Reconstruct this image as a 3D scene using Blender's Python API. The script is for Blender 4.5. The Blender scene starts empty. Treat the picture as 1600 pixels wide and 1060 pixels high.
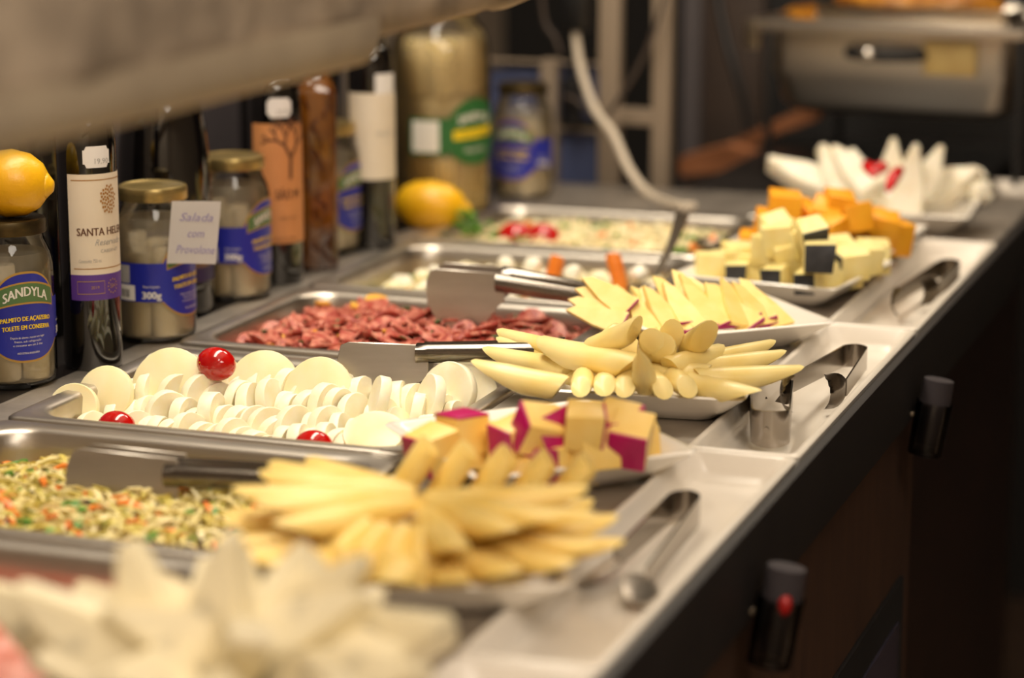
import bpy, bmesh, math, random
from mathutils import Vector, Matrix, Euler, noise
rnd = random.Random(7)
C = bpy.context.scene.collection
PI = math.pi
R = math.radians

# ------------------------------------------------------------------ camera
cam_d = bpy.data.cameras.new('camera')
cam = bpy.data.objects.new('camera', cam_d); C.objects.link(cam)
PITCH, YAW = R(12.37), R(19.65)
cam.location = (0, 0, 0.443)
cam.rotation_euler = (PI/2 - PITCH, 0, YAW)
cam_d.sensor_width = 36.0
cam_d.lens = 3830 * 36 / 1600
cam_d.clip_start = 0.02
cam_d.dof.use_dof = True
cam_d.dof.focus_distance = 1.86
cam_d.dof.aperture_fstop = 3.1
cam_d.dof.aperture_blades = 0
bpy.context.scene.camera = cam

# ------------------------------------------------------------------ world, light, exposure
w = bpy.data.worlds.new('world'); bpy.context.scene.world = w
w.use_nodes = True
w.node_tree.nodes['Background'].inputs[0].default_value = (1.0, 0.86, 0.70, 1)
w.node_tree.nodes['Background'].inputs[1].default_value = 0.06
vs = bpy.context.scene.view_settings
vs.view_transform = 'Standard'; vs.look = 'None'; vs.exposure = 0.9; vs.gamma = 1.0
vs.use_curve_mapping = False

def area(name, loc, sx, sy, power, col, rot=(0, 0, 0)):
    d = bpy.data.lights.new(name, 'AREA'); d.shape = 'RECTANGLE'; d.size = sx; d.size_y = sy
    d.energy = power; d.color = col
    o = bpy.data.objects.new(name, d); C.objects.link(o); o.location = loc; o.rotation_euler = rot
    return o
area('lamp_over_pans', (-0.86, 1.82, 1.15), 0.22, 1.5, 9.8, (1.0, 0.90, 0.74), (0, R(-6), 0))
area('lamp_over_far_end', (-0.45, 3.1, 1.5), 0.5, 0.5, 5, (1.0, 0.84, 0.66))
area('room_fill', (0.7, -0.3, 1.75), 1.4, 1.4, 34, (1.0, 0.89, 0.76), (R(-12), R(24), 0))  # added soft fill for the camera-facing sides, not a known lamp
area('ceiling_bounce_fill', (-0.3, 1.6, 1.55), 1.6, 2.4, 11, (1.0, 0.90, 0.76), (PI, 0, 0))  # unseen upward light added so the ceiling glows and fills softly

# ------------------------------------------------------------------ materials
def lin(c):
    c = c / 255.0
    return c / 12.92 if c <= 0.04045 else ((c + 0.055) / 1.055) ** 2.4
def rgb(r, g, b): return (lin(r), lin(g), lin(b), 1)

def mat(name, col, rough=0.5, metal=0.0, col2=None, scale=40.0, bump=0.0, bscale=None, spec=0.5, sss=0.0,
        coat=0.0, detail=4.0, stretch=None, lo=0.35, hi=0.65, emit=None, strength=1.0):
    m = bpy.data.materials.new(name); m.use_nodes = True
    nt = m.node_tree; b = nt.nodes['Principled BSDF']
    b.inputs['Base Color'].default_value = col
    b.inputs['Roughness'].default_value = rough
    b.inputs['Metallic'].default_value = metal
    b.inputs['Specular IOR Level'].default_value = spec
    b.inputs['Coat Weight'].default_value = coat
    if sss:
        b.inputs['Subsurface Weight'].default_value = sss
        b.inputs['Subsurface Radius'].default_value = (0.006, 0.004, 0.002)
        b.inputs['Subsurface Scale'].default_value = 1.0
    tc = nt.nodes.new('ShaderNodeTexCoord'); mp = nt.nodes.new('ShaderNodeMapping')
    nt.links.new(tc.outputs['Object'], mp.inputs['Vector'])
    if stretch: mp.inputs['Scale'].default_value = stretch
    if col2:
        n = nt.nodes.new('ShaderNodeTexNoise'); n.inputs['Scale'].default_value = scale; n.inputs['Detail'].default_value = detail
        nt.links.new(mp.outputs[0], n.inputs['Vector'])
        r = nt.nodes.new('ShaderNodeValToRGB')
        r.color_ramp.elements[0].position = lo; r.color_ramp.elements[0].color = col
        r.color_ramp.elements[1].position = hi; r.color_ramp.elements[1].color = col2
        nt.links.new(n.outputs['Fac'], r.inputs['Fac']); nt.links.new(r.outputs['Color'], b.inputs['Base Color'])
    if bump:
        n2 = nt.nodes.new('ShaderNodeTexNoise'); n2.inputs['Scale'].default_value = bscale or scale * 2; n2.inputs['Detail'].default_value = 5
        nt.links.new(mp.outputs[0], n2.inputs['Vector'])
        bp = nt.nodes.new('ShaderNodeBump'); bp.inputs['Strength'].default_value = bump; bp.inputs['Distance'].default_value = 0.002
        nt.links.new(n2.outputs['Fac'], bp.inputs['Height']); nt.links.new(bp.outputs[0], b.inputs['Normal'])
    if emit:
        b.inputs['Emission Color'].default_value = emit; b.inputs['Emission Strength'].default_value = strength
    return m

def glass_mat(name, tint, gloss_rough=0.03):
    m = bpy.data.materials.new(name); m.use_nodes = True
    nt = m.node_tree; nt.nodes.remove(nt.nodes['Principled BSDF'])
    out = nt.nodes['Material Output']
    t = nt.nodes.new('ShaderNodeBsdfTransparent'); t.inputs[0].default_value = tint
    g = nt.nodes.new('ShaderNodeBsdfGlossy'); g.inputs['Roughness'].default_value = gloss_rough
    f = nt.nodes.new('ShaderNodeFresnel'); f.inputs['IOR'].default_value = 1.5
    mx = nt.nodes.new('ShaderNodeMixShader')
    nt.links.new(f.outputs[0], mx.inputs[0]); nt.links.new(t.outputs[0], mx.inputs[1]); nt.links.new(g.outputs[0], mx.inputs[2])
    nt.links.new(mx.outputs[0], out.inputs[0])
    return m

def brine_mat(name, col, alpha):
    m = bpy.data.materials.new(name); m.use_nodes = True
    nt = m.node_tree; nt.nodes.remove(nt.nodes['Principled BSDF'])
    out = nt.nodes['Material Output']
    t = nt.nodes.new('ShaderNodeBsdfTransparent'); t.inputs[0].default_value = (1.0, 0.995, 0.98, 1)
    g = nt.nodes.new('ShaderNodeBsdfTranslucent'); g.inputs[0].default_value = col
    df = nt.nodes.new('ShaderNodeBsdfDiffuse'); df.inputs[0].default_value = col
    m2 = nt.nodes.new('ShaderNodeMixShader'); m2.inputs[0].default_value = 0.62
    nt.links.new(g.outputs[0], m2.inputs[1]); nt.links.new(df.outputs[0], m2.inputs[2])
    mx = nt.nodes.new('ShaderNodeMixShader'); mx.inputs[0].default_value = alpha
    nt.links.new(t.outputs[0], mx.inputs[1]); nt.links.new(m2.outputs[0], mx.inputs[2]); nt.links.new(mx.outputs[0], out.inputs[0])
    return m

M = {}
M['steel'] = mat('brushed_steel', rgb(200, 192, 181), 0.36, 1.0, rgb(182, 174, 163), 30, 0.10, 160, stretch=(0.15, 1, 1))
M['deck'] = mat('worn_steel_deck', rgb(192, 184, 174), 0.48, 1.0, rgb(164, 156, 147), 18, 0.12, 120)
M['polished'] = mat('polished_steel', rgb(205, 198, 188), 0.12, 1.0)
M['tongsteel'] = mat('tong_steel', rgb(160, 152, 143), 0.2, 1.0)
M['blade'] = mat('brushed_blade_steel', rgb(198, 191, 182), 0.36, 1.0, rgb(182, 175, 166), 60, 0.06, 200, stretch=(0.2, 1, 1))
M['oldsteel'] = mat('dull_steel', rgb(150, 138, 122), 0.38, 1.0, rgb(120, 110, 96), 12)
M['porcelain'] = mat('white_porcelain', rgb(236, 230, 220), 0.12, 0, spec=0.5, coat=0.3)
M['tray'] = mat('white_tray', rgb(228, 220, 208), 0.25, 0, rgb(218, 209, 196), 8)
M['black_edge'] = mat('black_laminate', rgb(24, 19, 18), 0.55, 0, rgb(30, 25, 23), 14)
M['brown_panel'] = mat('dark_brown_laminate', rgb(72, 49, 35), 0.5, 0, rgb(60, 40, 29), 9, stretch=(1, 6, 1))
M['dark'] = mat('near_black', rgb(15, 12, 12), 0.6)
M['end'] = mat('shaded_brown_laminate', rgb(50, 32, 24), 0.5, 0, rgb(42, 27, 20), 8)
M['ledge'] = mat('black_ledge', rgb(18, 15, 15), 0.35, 0, rgb(26, 22, 21), 20)
M['wall'] = mat('dark_wall_paint', rgb(54, 46, 40), 0.8, 0, rgb(44, 37, 32), 5)
M['wall_pale'] = mat('pale_wall_paint', rgb(206, 190, 168), 0.8, 0, rgb(196, 180, 158), 5)
M['wall_mid'] = mat('grey_brown_wall_paint', rgb(136, 122, 106), 0.8, 0, rgb(124, 110, 95), 5)
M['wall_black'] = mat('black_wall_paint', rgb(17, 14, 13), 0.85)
M['ceiling'] = mat('ceiling_paint', rgb(225, 214, 198), 0.9)
M['floor'] = mat('brown_floor_tile', rgb(70, 55, 44), 0.4, 0, rgb(60, 46, 37), 6)
M['hood'] = mat('rough_grey_plaster', rgb(186, 168, 146), 0.85, 0, rgb(128, 114, 98), 16, 0.8, 90)
M['hood_edge'] = mat('pale_edge_reflection', rgb(180, 164, 140), 0.6, 0, rgb(158, 143, 122), 12)
M['ivory'] = mat('ivory_slice', rgb(248, 238, 204), 0.45, 0, rgb(252, 245, 222), 60, 0.08, 140, sss=0.25)
M['big_ivory'] = mat('cream_slice', rgb(244, 230, 180), 0.42, 0, rgb(247, 236, 196), 40, sss=0.2)
M['tomato'] = mat('tomato_skin', rgb(196, 14, 10), 0.12, 0, rgb(170, 8, 8), 30, coat=0.5, sss=0.1)
M['yellow_cheese'] = mat('yellow_cheese', rgb(241, 206, 116), 0.42, 0, rgb(245, 218, 140), 40, 0.06, 90, sss=0.2)
M['stick'] = mat('pale_yellow_cheese', rgb(242, 216, 134), 0.35, 0, rgb(246, 226, 158), 35, 0.04, 90, sss=0.15)
M['gold_stick'] = mat('golden_cheese', rgb(236, 198, 98), 0.4, 0, rgb(242, 212, 128), 30, sss=0.15)
M['gouda'] = mat('gouda_cheese', rgb(243, 200, 100), 0.42, 0, rgb(247, 212, 126), 35, sss=0.2)
M['magenta'] = mat('magenta_rind', rgb(196, 0, 100), 0.3, 0, rgb(170, 0, 84), 30)
M['purple'] = mat('purple_rind', rgb(150, 10, 80), 0.35)
M['cheddar'] = mat('orange_cheese', rgb(244, 160, 18), 0.4, 0, rgb(248, 178, 42), 30, 0.1, 90, sss=0.15)
M['pale_cube'] = mat('pale_cheese', rgb(240, 220, 140), 0.45, 0, rgb(245, 230, 165), 60, 0.15, 130, sss=0.2)
M['black_rind'] = mat('black_rind', rgb(30, 30, 34), 0.45, 0, rgb(48, 48, 52), 60, 0.2)
M['white_cheese'] = mat('white_cheese', rgb(240, 230, 206), 0.5, 0, rgb(246, 240, 222), 50, 0.1, 120, sss=0.2)
M['blue_cheese'] = mat('veined_white_cheese', rgb(238, 226, 192), 0.5, 0, rgb(176, 168, 146), 55, 0.3, 90, lo=0.56, hi=0.72)
M['pepper'] = mat('red_pepper', rgb(200, 12, 18), 0.2, coat=0.3)
M['sausage'] = mat('sausage_slice', rgb(176, 76, 64), 0.42, 0, rgb(220, 150, 126), 170, 0.4, 260, sss=0.1, lo=0.42, hi=0.66)
M['sausage_dark'] = mat('cured_sausage', rgb(152, 54, 46), 0.4, 0, rgb(206, 126, 102), 150, 0.4, 260, lo=0.42, hi=0.66)
M['spice'] = mat('seasoned_mince', rgb(150, 70, 52), 0.5, 0, rgb(196, 138, 96), 120, 0.6, 200)
M['onion'] = mat('cooked_onion', rgb(232, 168, 62), 0.3, 0, rgb(240, 190, 90), 60)
M['herb'] = mat('herb', rgb(60, 84, 30), 0.5)
M['orange_veg'] = mat('carrot', rgb(234, 122, 30), 0.4, 0, rgb(240, 140, 50), 40)
M['green_veg'] = mat('green_leaf', rgb(70, 124, 32), 0.45, 0, rgb(104, 150, 48), 50)
M['cream_veg'] = mat('pale_vegetable', rgb(238, 226, 178), 0.4, 0, rgb(246, 238, 206), 50, 0.2, 120)
M['yellow_veg'] = mat('shredded_cabbage', rgb(230, 210, 128), 0.4, 0, rgb(238, 226, 160), 60)
M['purple_veg'] = mat('dark_raisin', rgb(56, 30, 40), 0.35)
M['salad_base'] = mat('creamy_salad', rgb(228, 206, 136), 0.5, 0, rgb(240, 226, 170), 90, 0.6, 160)
M['potato'] = mat('potato_salad', rgb(236, 218, 164), 0.5, 0, rgb(246, 234, 196), 70, 0.6, 130)
M['pink_food'] = mat('pink_ham', rgb(196, 110, 92), 0.45, 0, rgb(214, 140, 120), 70, 0.3, 120)
M['egg'] = mat('white_vegetable', rgb(248, 240, 216), 0.35, 0, rgb(252, 247, 232), 40, 0.2, 120)
M['lemon'] = mat('lemon_skin', rgb(234, 184, 22), 0.35, 0, rgb(226, 166, 14), 14, 0.25, 160)
M['glass'] = glass_mat('jar_glass', (1, 1, 0.995, 1))
M['tumbler'] = glass_mat('tumbler_glass', (0.80, 0.80, 0.80, 1))
M['brine'] = brine_mat('cloudy_brine', rgb(252, 242, 216), 0.30)
M['palm'] = mat('palm_heart', rgb(252, 244, 222), 0.45, 0, rgb(246, 234, 204), 25, stretch=(1, 1, 0.2))
M['big_palm'] = mat('large_palm_heart', rgb(246, 226, 168), 0.5, 0, rgb(236, 212, 150), 22, stretch=(1, 1, 0.35))
M['lid'] = mat('gold_lid', rgb(196, 170, 110), 0.32, 0.85, rgb(160, 140, 90), 60)
M['lid_dark'] = mat('dark_lid', rgb(52, 42, 24), 0.4, 0.7, rgb(80, 66, 36), 60)
M['blue_label'] = mat('blue_label_print', rgb(28, 36, 146), 0.4, 0, rgb(36, 48, 164), 14)
M['gold_print'] = mat('gold_print', rgb(176, 138, 66), 0.4)
M['green_print'] = mat('green_print', rgb(82, 116, 70), 0.45)
M['green_label'] = mat('green_label_print', rgb(40, 100, 48), 0.45)
M['white_print'] = mat('white_print', rgb(228, 224, 216), 0.5)
M['yellow_print'] = mat('yellow_print', rgb(240, 206, 20), 0.5)
M['silver_print'] = mat('silver_print', rgb(176, 172, 168), 0.45, 0, rgb(150, 148, 146), 60)
M['black_print'] = mat('black_print', rgb(30, 26, 26), 0.5)
M['wine_glass'] = mat('dark_wine_glass', rgb(10, 8, 8), 0.06, 0, coat=0.6, spec=0.6)
M['wine_label'] = mat('cream_wine_label', rgb(226, 214, 196), 0.55, 0, rgb(220, 206, 186), 20)
M['purple_print'] = mat('purple_print', rgb(88, 54, 140), 0.5)
M['navy_print'] = mat('navy_print', rgb(40, 32, 74), 0.5)
M['amber_print'] = mat('amber_print', rgb(160, 108, 26), 0.5)
M['orange_label'] = mat('orange_paper_label', rgb(206, 142, 88), 0.6, 0, rgb(196, 130, 78), 20)
M['brown_print'] = mat('brown_print', rgb(96, 58, 36), 0.6)
M['oil'] = mat('amber_oil', rgb(112, 66, 14), 0.08, 0, rgb(62, 30, 8), 34, coat=0.6, stretch=(1, 1, 0.5), lo=0.42, hi=0.6)
M['chili'] = mat('soaked_chili', rgb(60, 16, 8), 0.3)
M['paper'] = mat('white_paper', rgb(228, 224, 222), 0.7)
M['ink'] = mat('faint_purple_ink', rgb(150, 140, 186), 0.6)
M['blue_pane'] = mat('dusky_blue_panel', rgb(78, 86, 120), 0.45, 0, rgb(64, 72, 102), 6)
M['beige_bar'] = mat('beige_metal_bar', rgb(140, 124, 106), 0.5)
M['white_cable'] = mat('white_cable_sheath', rgb(200, 186, 166), 0.5)
M['brown_cable'] = mat('dull_cable_sheath', rgb(66, 54, 46), 0.55)
M['black_plastic'] = mat('black_plastic', rgb(16, 15, 16), 0.4)
M['wood'] = mat('brown_wood', rgb(168, 108, 70), 0.5, 0, rgb(130, 80, 48), 10, stretch=(0.4, 1, 2))
M['cabinet'] = mat('brown_cabinet', rgb(58, 43, 33), 0.55, 0, rgb(47, 34, 26), 8)
M['cabinet_grey'] = mat('grey_cabinet_trim', rgb(78, 72, 74), 0.5)
M['stew'] = mat('golden_stew', rgb(190, 130, 40), 0.3, 0, rgb(140, 84, 24), 40, 0.5, 60)
M['foil'] = mat('bright_foil', rgb(220, 210, 195), 0.2, 1.0)
M['yellow_reflection'] = mat('yellowish_reflection', rgb(186, 160, 100), 0.6, 0, rgb(170, 140, 84), 30)
M['napkin'] = mat('lilac_grey_napkin', rgb(48, 41, 44), 0.8)
M['red_plastic'] = mat('red_plastic', rgb(150, 16, 14), 0.4)
M['door_glass'] = mat('bluish_door_glass', rgb(66, 62, 78), 0.2, 0, rgb(52, 50, 64), 8)

# ------------------------------------------------------------------ helpers
def obj(name, bm, m, parent=None, smooth=True, loc=None, angle=40):
    me = bpy.data.meshes.new(name)
    bmesh.ops.recalc_face_normals(bm, faces=bm.faces)
    bm.to_mesh(me); bm.free()
    ms = m if isinstance(m, (list, tuple)) else [m]
    for x in ms: me.materials.append(x)
    if smooth:
        me.polygons.foreach_set('use_smooth', [True] * len(me.polygons))
        me.set_sharp_from_angle(angle=R(angle))
    o = bpy.data.objects.new(name, me); C.objects.link(o)
    if loc is not None: o.location = loc
    if parent: o.parent = parent
    return o

def tag(o, label=None, cat=None, group=None, kind=None):
    if label: o['label'] = label
    if cat: o['category'] = cat
    if group: o['group'] = group
    if kind: o['kind'] = kind
    return o

def thing(name, label, cat, loc=(0, 0, 0), rz=0.0, group=None):
    o = bpy.data.objects.new(name, None); C.objects.link(o)
    o.location = loc; o.rotation_euler = (0, 0, rz); o.empty_display_size = 0.02
    return tag(o, label, cat, group)

def dup(src, loc, rot=None, mtx=None, label=None, group=None, scale=None):
    c = src.copy(); C.objects.link(c); c.parent = None
    if mtx is not None: c.matrix_world = mtx
    else:
        c.location = loc
        if rot is not None: c.rotation_euler = rot
        if scale is not None: c.scale = scale if isinstance(scale, tuple) else (scale,) * 3
    if label: c['label'] = label
    if group: c['group'] = group
    for ch in src.children:
        d = ch.copy(); C.objects.link(d); d.parent = c; d.matrix_parent_inverse = Matrix()
        for g in ch.children:
            e = g.copy(); C.objects.link(e); e.parent = d
    return c

def bm_box(bm, x0, x1, y0, y1, z0, z1, bev=0.0, mi=0):
    b = bmesh.new(); bmesh.ops.create_cube(b, size=1)
    for v in b.verts:
        v.co = Vector((x0 + (v.co.x + .5) * (x1 - x0), y0 + (v.co.y + .5) * (y1 - y0), z0 + (v.co.z + .5) * (z1 - z0)))
    if bev: bmesh.ops.bevel(b, geom=b.edges[:], offset=bev, segments=2, affect='EDGES', profile=0.6)
    for f in b.faces: f.material_index = mi
    tmp = bpy.data.meshes.new('t'); b.to_mesh(tmp); b.free(); bm.from_mesh(tmp); bpy.data.meshes.remove(tmp)
    return bm
def box(x0, x1, y0, y1, z0, z1, bev=0.0): return bm_box(bmesh.new(), x0, x1, y0, y1, z0, z1, bev)

def loops(bm, ls, cap0=True, cap1=True, closed=True):
    vl = [[bm.verts.new(p) for p in l] for l in ls]
    n = len(vl[0])
    for a, b in zip(vl, vl[1:]):
        for i in range(n if closed else n - 1):
            j = (i + 1) % n
            bm.faces.new((a[i], a[j], b[j], b[i]))
    if cap0: bm.faces.new(vl[0][::-1])
    if cap1: bm.faces.new(vl[-1])
    return bm

def lathe(prof, seg=40, cap=True):
    bm = bmesh.new()
    ls = [[(r * math.cos(2*PI*i/seg), r * math.sin(2*PI*i/seg), z) for i in range(seg)] for r, z in prof]
    return loops(bm, ls, cap, cap)

def rrect(hx, hy, r, z, n=5, cx=0, cy=0):
    out = []
    for (sx, sy, a0) in ((1, 1, 0), (-1, 1, 90), (-1, -1, 180), (1, -1, 270)):
        for i in range(n + 1):
            a = R(a0 + 90 * i / n)
            out.append((cx + sx * (hx - r) + r * math.cos(a), cy + sy * (hy - r) + r * math.sin(a), z))
    return out

def tube(pts, r, seg=8, bm=None):
    bm = bm or bmesh.new(); pts = [Vector(p) for p in pts]; ls = []
    prev = None
    for i, p in enumerate(pts):
        t = (pts[min(i+1, len(pts)-1)] - pts[max(i-1, 0)]).normalized()
        u = prev - t * prev.dot(t) if prev is not None else t.orthogonal()
        u.normalize(); prev = u; v = t.cross(u)
        rr = r[i] if isinstance(r, (list, tuple)) else r
        ls.append([p + (u * math.cos(2*PI*k/seg) + v * math.sin(2*PI*k/seg)) * rr for k in range(seg)])
    return loops(bm, ls)

def smooth_path(pts, n=6):
    pts = [Vector(p) for p in pts]; out = []
    for i in range(len(pts) - 1):
        p0 = pts[max(i-1, 0)]; p1 = pts[i]; p2 = pts[i+1]; p3 = pts[min(i+2, len(pts)-1)]
        for k in range(n):
            t = k / n
            out.append(0.5 * ((2*p1) + (p2-p0)*t + (2*p0-5*p1+4*p2-p3)*t*t + (3*p1-p0-3*p2+p3)*t**3))
    out.append(pts[-1]); return out

def prism(poly, d):
    """poly in local XZ, thickness d along Y"""
    bm = bmesh.new()
    return loops(bm, [[(x, -d/2, z) for x, z in poly], [(x, d/2, z) for x, z in poly]])

_font_cache = {}
def text_geo(s, size, shear=0.0, cx='CENTER'):
    key = (s, size, shear, cx)
    if key in _font_cache: return _font_cache[key]
    cu = bpy.data.curves.new('txt', 'FONT'); cu.body = s; cu.size = size; cu.shear = shear
    cu.align_x = cx; cu.align_y = 'CENTER'; cu.resolution_u = 2
    o = bpy.data.objects.new('txt', cu); C.objects.link(o)
    bpy.context.view_layer.update()
    me = o.evaluated_get(bpy.context.evaluated_depsgraph_get()).to_mesh()
    vs_ = [tuple(v.co) for v in me.vertices]; fs = [tuple(p.vertices) for p in me.polygons]
    o.to_mesh_clear(); bpy.data.objects.remove(o); bpy.data.curves.remove(cu)
    _font_cache[key] = (vs_, fs); return vs_, fs

def bend_text(bm, s, size, r, a0, z0, shear=0.0, arch=0.0, width=None, bold=0.0, slope=0.0):
    """text wrapped on a cylinder of radius r round the local z axis, centred at azimuth a0"""
    vs_, fs = text_geo(s, size, shear)
    xs = [v[0] for v in vs_]; wd = max(xs) - min(xs); k = (width / wd) if width else 1.0
    for off in ((0,) if not bold else (-bold, 0, bold)):
        nv = [bm.verts.new(((r + 0.00002*abs(off)) * math.cos(a0 + (x*k+off)/r), r * math.sin(a0 + (x*k+off)/r), z0 + y + arch * (1 - (2*x*k/(wd*k))**2) + slope*x)) for x, y, _ in vs_]
        for f in fs:
            try: bm.faces.new([nv[i] for i in f])
            except ValueError: pass
    return bm

def flat_text(bm, s, size, mtx, shear=0.0, width=None):
    vs_, fs = text_geo(s, size, shear)
    xs = [v[0] for v in vs_]; wd = max(xs) - min(xs); k = (width / wd) if width else 1.0
    nv = [bm.verts.new(mtx @ Vector((x*k, y, 0))) for x, y, _ in vs_]
    for f in fs:
        try: bm.faces.new([nv[i] for i in f])
        except ValueError: pass
    return bm

def cyl_patch(r, a0, a1, zlo, zhi, n=24, bm=None, m=1):
    """curved label between azimuths a0..a1; zlo/zhi numbers or functions of t in 0..1"""
    bm = bm or bmesh.new(); rows = []
    for i in range(n + 1):
        t = i / n; a = a0 + (a1 - a0) * t
        lo = zlo(t) if callable(zlo) else zlo; hi = zhi(t) if callable(zhi) else zhi
        rows.append([bm.verts.new((r * math.cos(a), r * math.sin(a), lo + (hi - lo) * j / m)) for j in range(m + 1)])
    for p, q in zip(rows, rows[1:]):
        for j in range(m): bm.faces.new((p[j], q[j], q[j+1], p[j+1]))
    return bm

def jitter(bm, amt, sc=60.0, seed=0.0):
    for v in bm.verts:
        n = noise.noise_vector(v.co * sc + Vector((seed, seed*1.7, seed*.3)))
        v.co += n * amt
    return bm

def where(u, v, h=0.03):
    """position word on a plate or in a pan"""
    a = 'front' if v < -h else ('back' if v > h else '')
    b = 'left' if u < -h else ('right' if u > h else '')
    return ('%s %s' % (a, b)).strip() or 'middle'

# ------------------------------------------------------------------ room
def struct(name, bm, m, smooth=False):
    o = obj(name, bm, m, smooth=smooth); o['kind'] = 'structure'; return o
struct('floor', box(-2.2, 2.6, -1.6, 4.3, -0.94, -0.90), M['floor'])
struct('ceiling', box(-2.2, 2.6, -1.6, 4.3, 2.0, 2.04), M['ceiling'])
struct('wall_left', box(-1.52, -1.48, -1.6, 4.3, -0.9, 2.0), M['wall_mid'])
struct('wall_right', box(2.4, 2.44, -1.6, 4.3, -0.9, 2.0), M['wall_pale'])
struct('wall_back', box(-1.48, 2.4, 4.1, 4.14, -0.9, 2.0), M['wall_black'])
struct('wall_front', box(-1.48, 2.4, -1.5, -1.46, -0.9, 2.0), M['wall_pale'])

# ------------------------------------------------------------------ buffet counter
counter = thing('buffet_counter', 'long buffet counter with steel top, black front edge and brown front', 'counter', (0, 0, 0))
PX0, PX1 = -0.934, -0.612            # pan rim extents across the counter
PANS = [0.998, 1.255, 1.512, 1.785, 2.045, 2.306]   # near edge of each pan rim
PD = 0.250
deck = bmesh.new()
bm_box(deck, -0.962, PX0 + 0.006, 0.60, 2.74, -0.006, 0.0)                 # left rail
bm_box(deck, PX1 - 0.008, -0.443, 0.60, 2.74, -0.006, 0.0)                # right strip under the plates
bars = [0.60] + [v for y in PANS for v in (y + 0.008, y + PD - 0.008)] + [2.74]
for i in range(0, len(bars), 2):
    bm_box(deck, PX0 + 0.006, PX1 - 0.008, bars[i], bars[i+1], -0.0058, -0.0002)
obj('shaded_end_top', box(-0.76, -0.4435, 2.7405, 3.25, -0.006, 0.0), M['ledge'], counter, False)  # deck under the chafing dish coloured black to give its shade
obj('steel_deck', deck, M['deck'], counter, False)
obj('rail_fold', box(-0.966, -0.962, 0.60, 2.74, -0.03, 0.0, 0.0004), M['deck'], counter)
obj('front_edge', box(-0.3595, -0.352, 0.45, 3.25, -0.060, 0.002, 0.002), M['black_edge'], counter)
obj('tray_shelf', box(-0.60, -0.3605, 0.60, 3.25, -0.034, -0.022), M['black_edge'], counter)
obj('front_panel', box(-0.385, -0.365, 0.45, 2.06, -0.9, -0.06), M['brown_panel'], counter)
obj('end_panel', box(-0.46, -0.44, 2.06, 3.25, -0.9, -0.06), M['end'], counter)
obj('back_panel', box(-0.975, -0.968, 0.60, 2.73, -0.9, -0.035), M['dark'], counter)
cd = obj('front_door', box(-0.366, -0.361, 1.20, 2.018, -0.80, -0.209, 0.002), M['dark'], counter)
obj('door_pane', box(-0.3612, -0.3595, 1.22, 1.992, -0.78, -0.243), M['door_glass'], cd)

lg = thing('bottle_ledge', 'black glossy ledge behind the pans carrying jars and bottles', 'ledge', (0, 0, 0))
obj('ledge_top', box(-1.40, -0.9665, 0.60, 2.74, -0.03, -0.0004, 0.001), M['ledge'], lg)
obj('ledge_front', box(-1.36, -0.976, 0.60, 2.73, -0.9, -0.0305), M['dark'], lg)
pn = tag(obj('grey_partition', box(-1.25, -1.235, 1.2, 2.55, -0.004, 0.62, 0.002), M['cabinet_grey']), 'dull grey upright panel standing behind the dark bottles', 'panel')

# ------------------------------------------------------------------ overhead hood with rough edge
hood = thing('overhead_hood', 'rough grey plaster hood edge hanging over the bottle row', 'hood', (-0.55, 0, 0.30))
hb = bmesh.new(); L = []
NY, prof = 150, [(-0.035, 0.11), (-0.035, 0.03), (-0.030, 0.012), (-0.016, 0.008), (-0.004, 0.013), (0.0, 0.028), (0.0, 0.06), (-0.001, 0.08), (-0.002, 0.10), (-0.003, 0.11)]
for i in range(NY + 1):
    y = 0.35 + 1.45 * i / NY; row = []
    for (x, z) in prof:
        n = noise.noise(Vector((x*20, y*14, z*14))) * 0.008 + noise.noise(Vector((x*60, y*70, z*70))) * 0.0034
        row.append((x + n, y, z + n * 0.7))
    L.append(row)
loops(hb, L)
obj('plaster_fascia', hb, M['hood'], hood, angle=80)
st = bmesh.new()
for i in (0,):
    loops(st, [[(-0.028 + 0.0, y, 0.018), (-0.028, y, -0.002), (-0.022, y, -0.007), (-0.010, y, -0.006), (-0.002, y, 0.000), (0.001, y, 0.010), (0.0, y, 0.022)] for y in (0.35, 0.8, 1.2, 1.305, 1.312)])
obj('edge_reflection', st, M['hood_edge'], hood)  # pale strip stands for light reflected along the hood's lower edge
for yy in (0.6, 1.6):
    obj('hanger_rod', tube([(-0.02, yy, 0.105), (-0.02, yy, 1.70)], 0.006, 10), M['oldsteel'], hood)

# ------------------------------------------------------------------ steel food pans
def pan(y0, label, depth=0.055):
    x0, x1, y1 = PX0, PX1, y0 + PD
    hx, hy = (x1 - x0) / 2, PD / 2
    t = thing('food_pan', label, 'pan', ((x0 + x1) / 2, y0 + hy, 0), 0, 'steel pans sunk in the counter')
    bm = bmesh.new()
    s = [(0.0, 0.007, 0.0002), (0.0, 0.008, 0.0026), (0.0015, 0.009, 0.0040), (0.004, 0.010, 0.0043), (0.0125, 0.028, 0.0036), (0.0145, 0.029, 0.0026), (0.0165, 0.030, 0.0), (0.018, 0.030, -0.012),
         (0.020, 0.030, -depth + 0.012), (0.0235, 0.028, -depth + 0.004), (0.030, 0.024, -depth)]
    loops(bm, [rrect(hx - i, hy - i, r, z, 8) for i, r, z in s], False, True)
    obj('basin', bm, M['steel'], t, angle=60)
    for sx in (1,):      # folded lip at the aisle side
        for sy in (-1, 1):
            lp = tube(smooth_path([(sx*(hx-0.003), sy*(hy-0.022), 0.0042), (sx*(hx-0.0035), sy*(hy-0.009), 0.0046), (sx*(hx-0.010), sy*(hy-0.0035), 0.0044), (sx*(hx-0.026), sy*(hy-0.003), 0.0042)]), 0.0016, 6)
            obj('corner_lip', lp, M['steel'], t)
    return t
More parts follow.
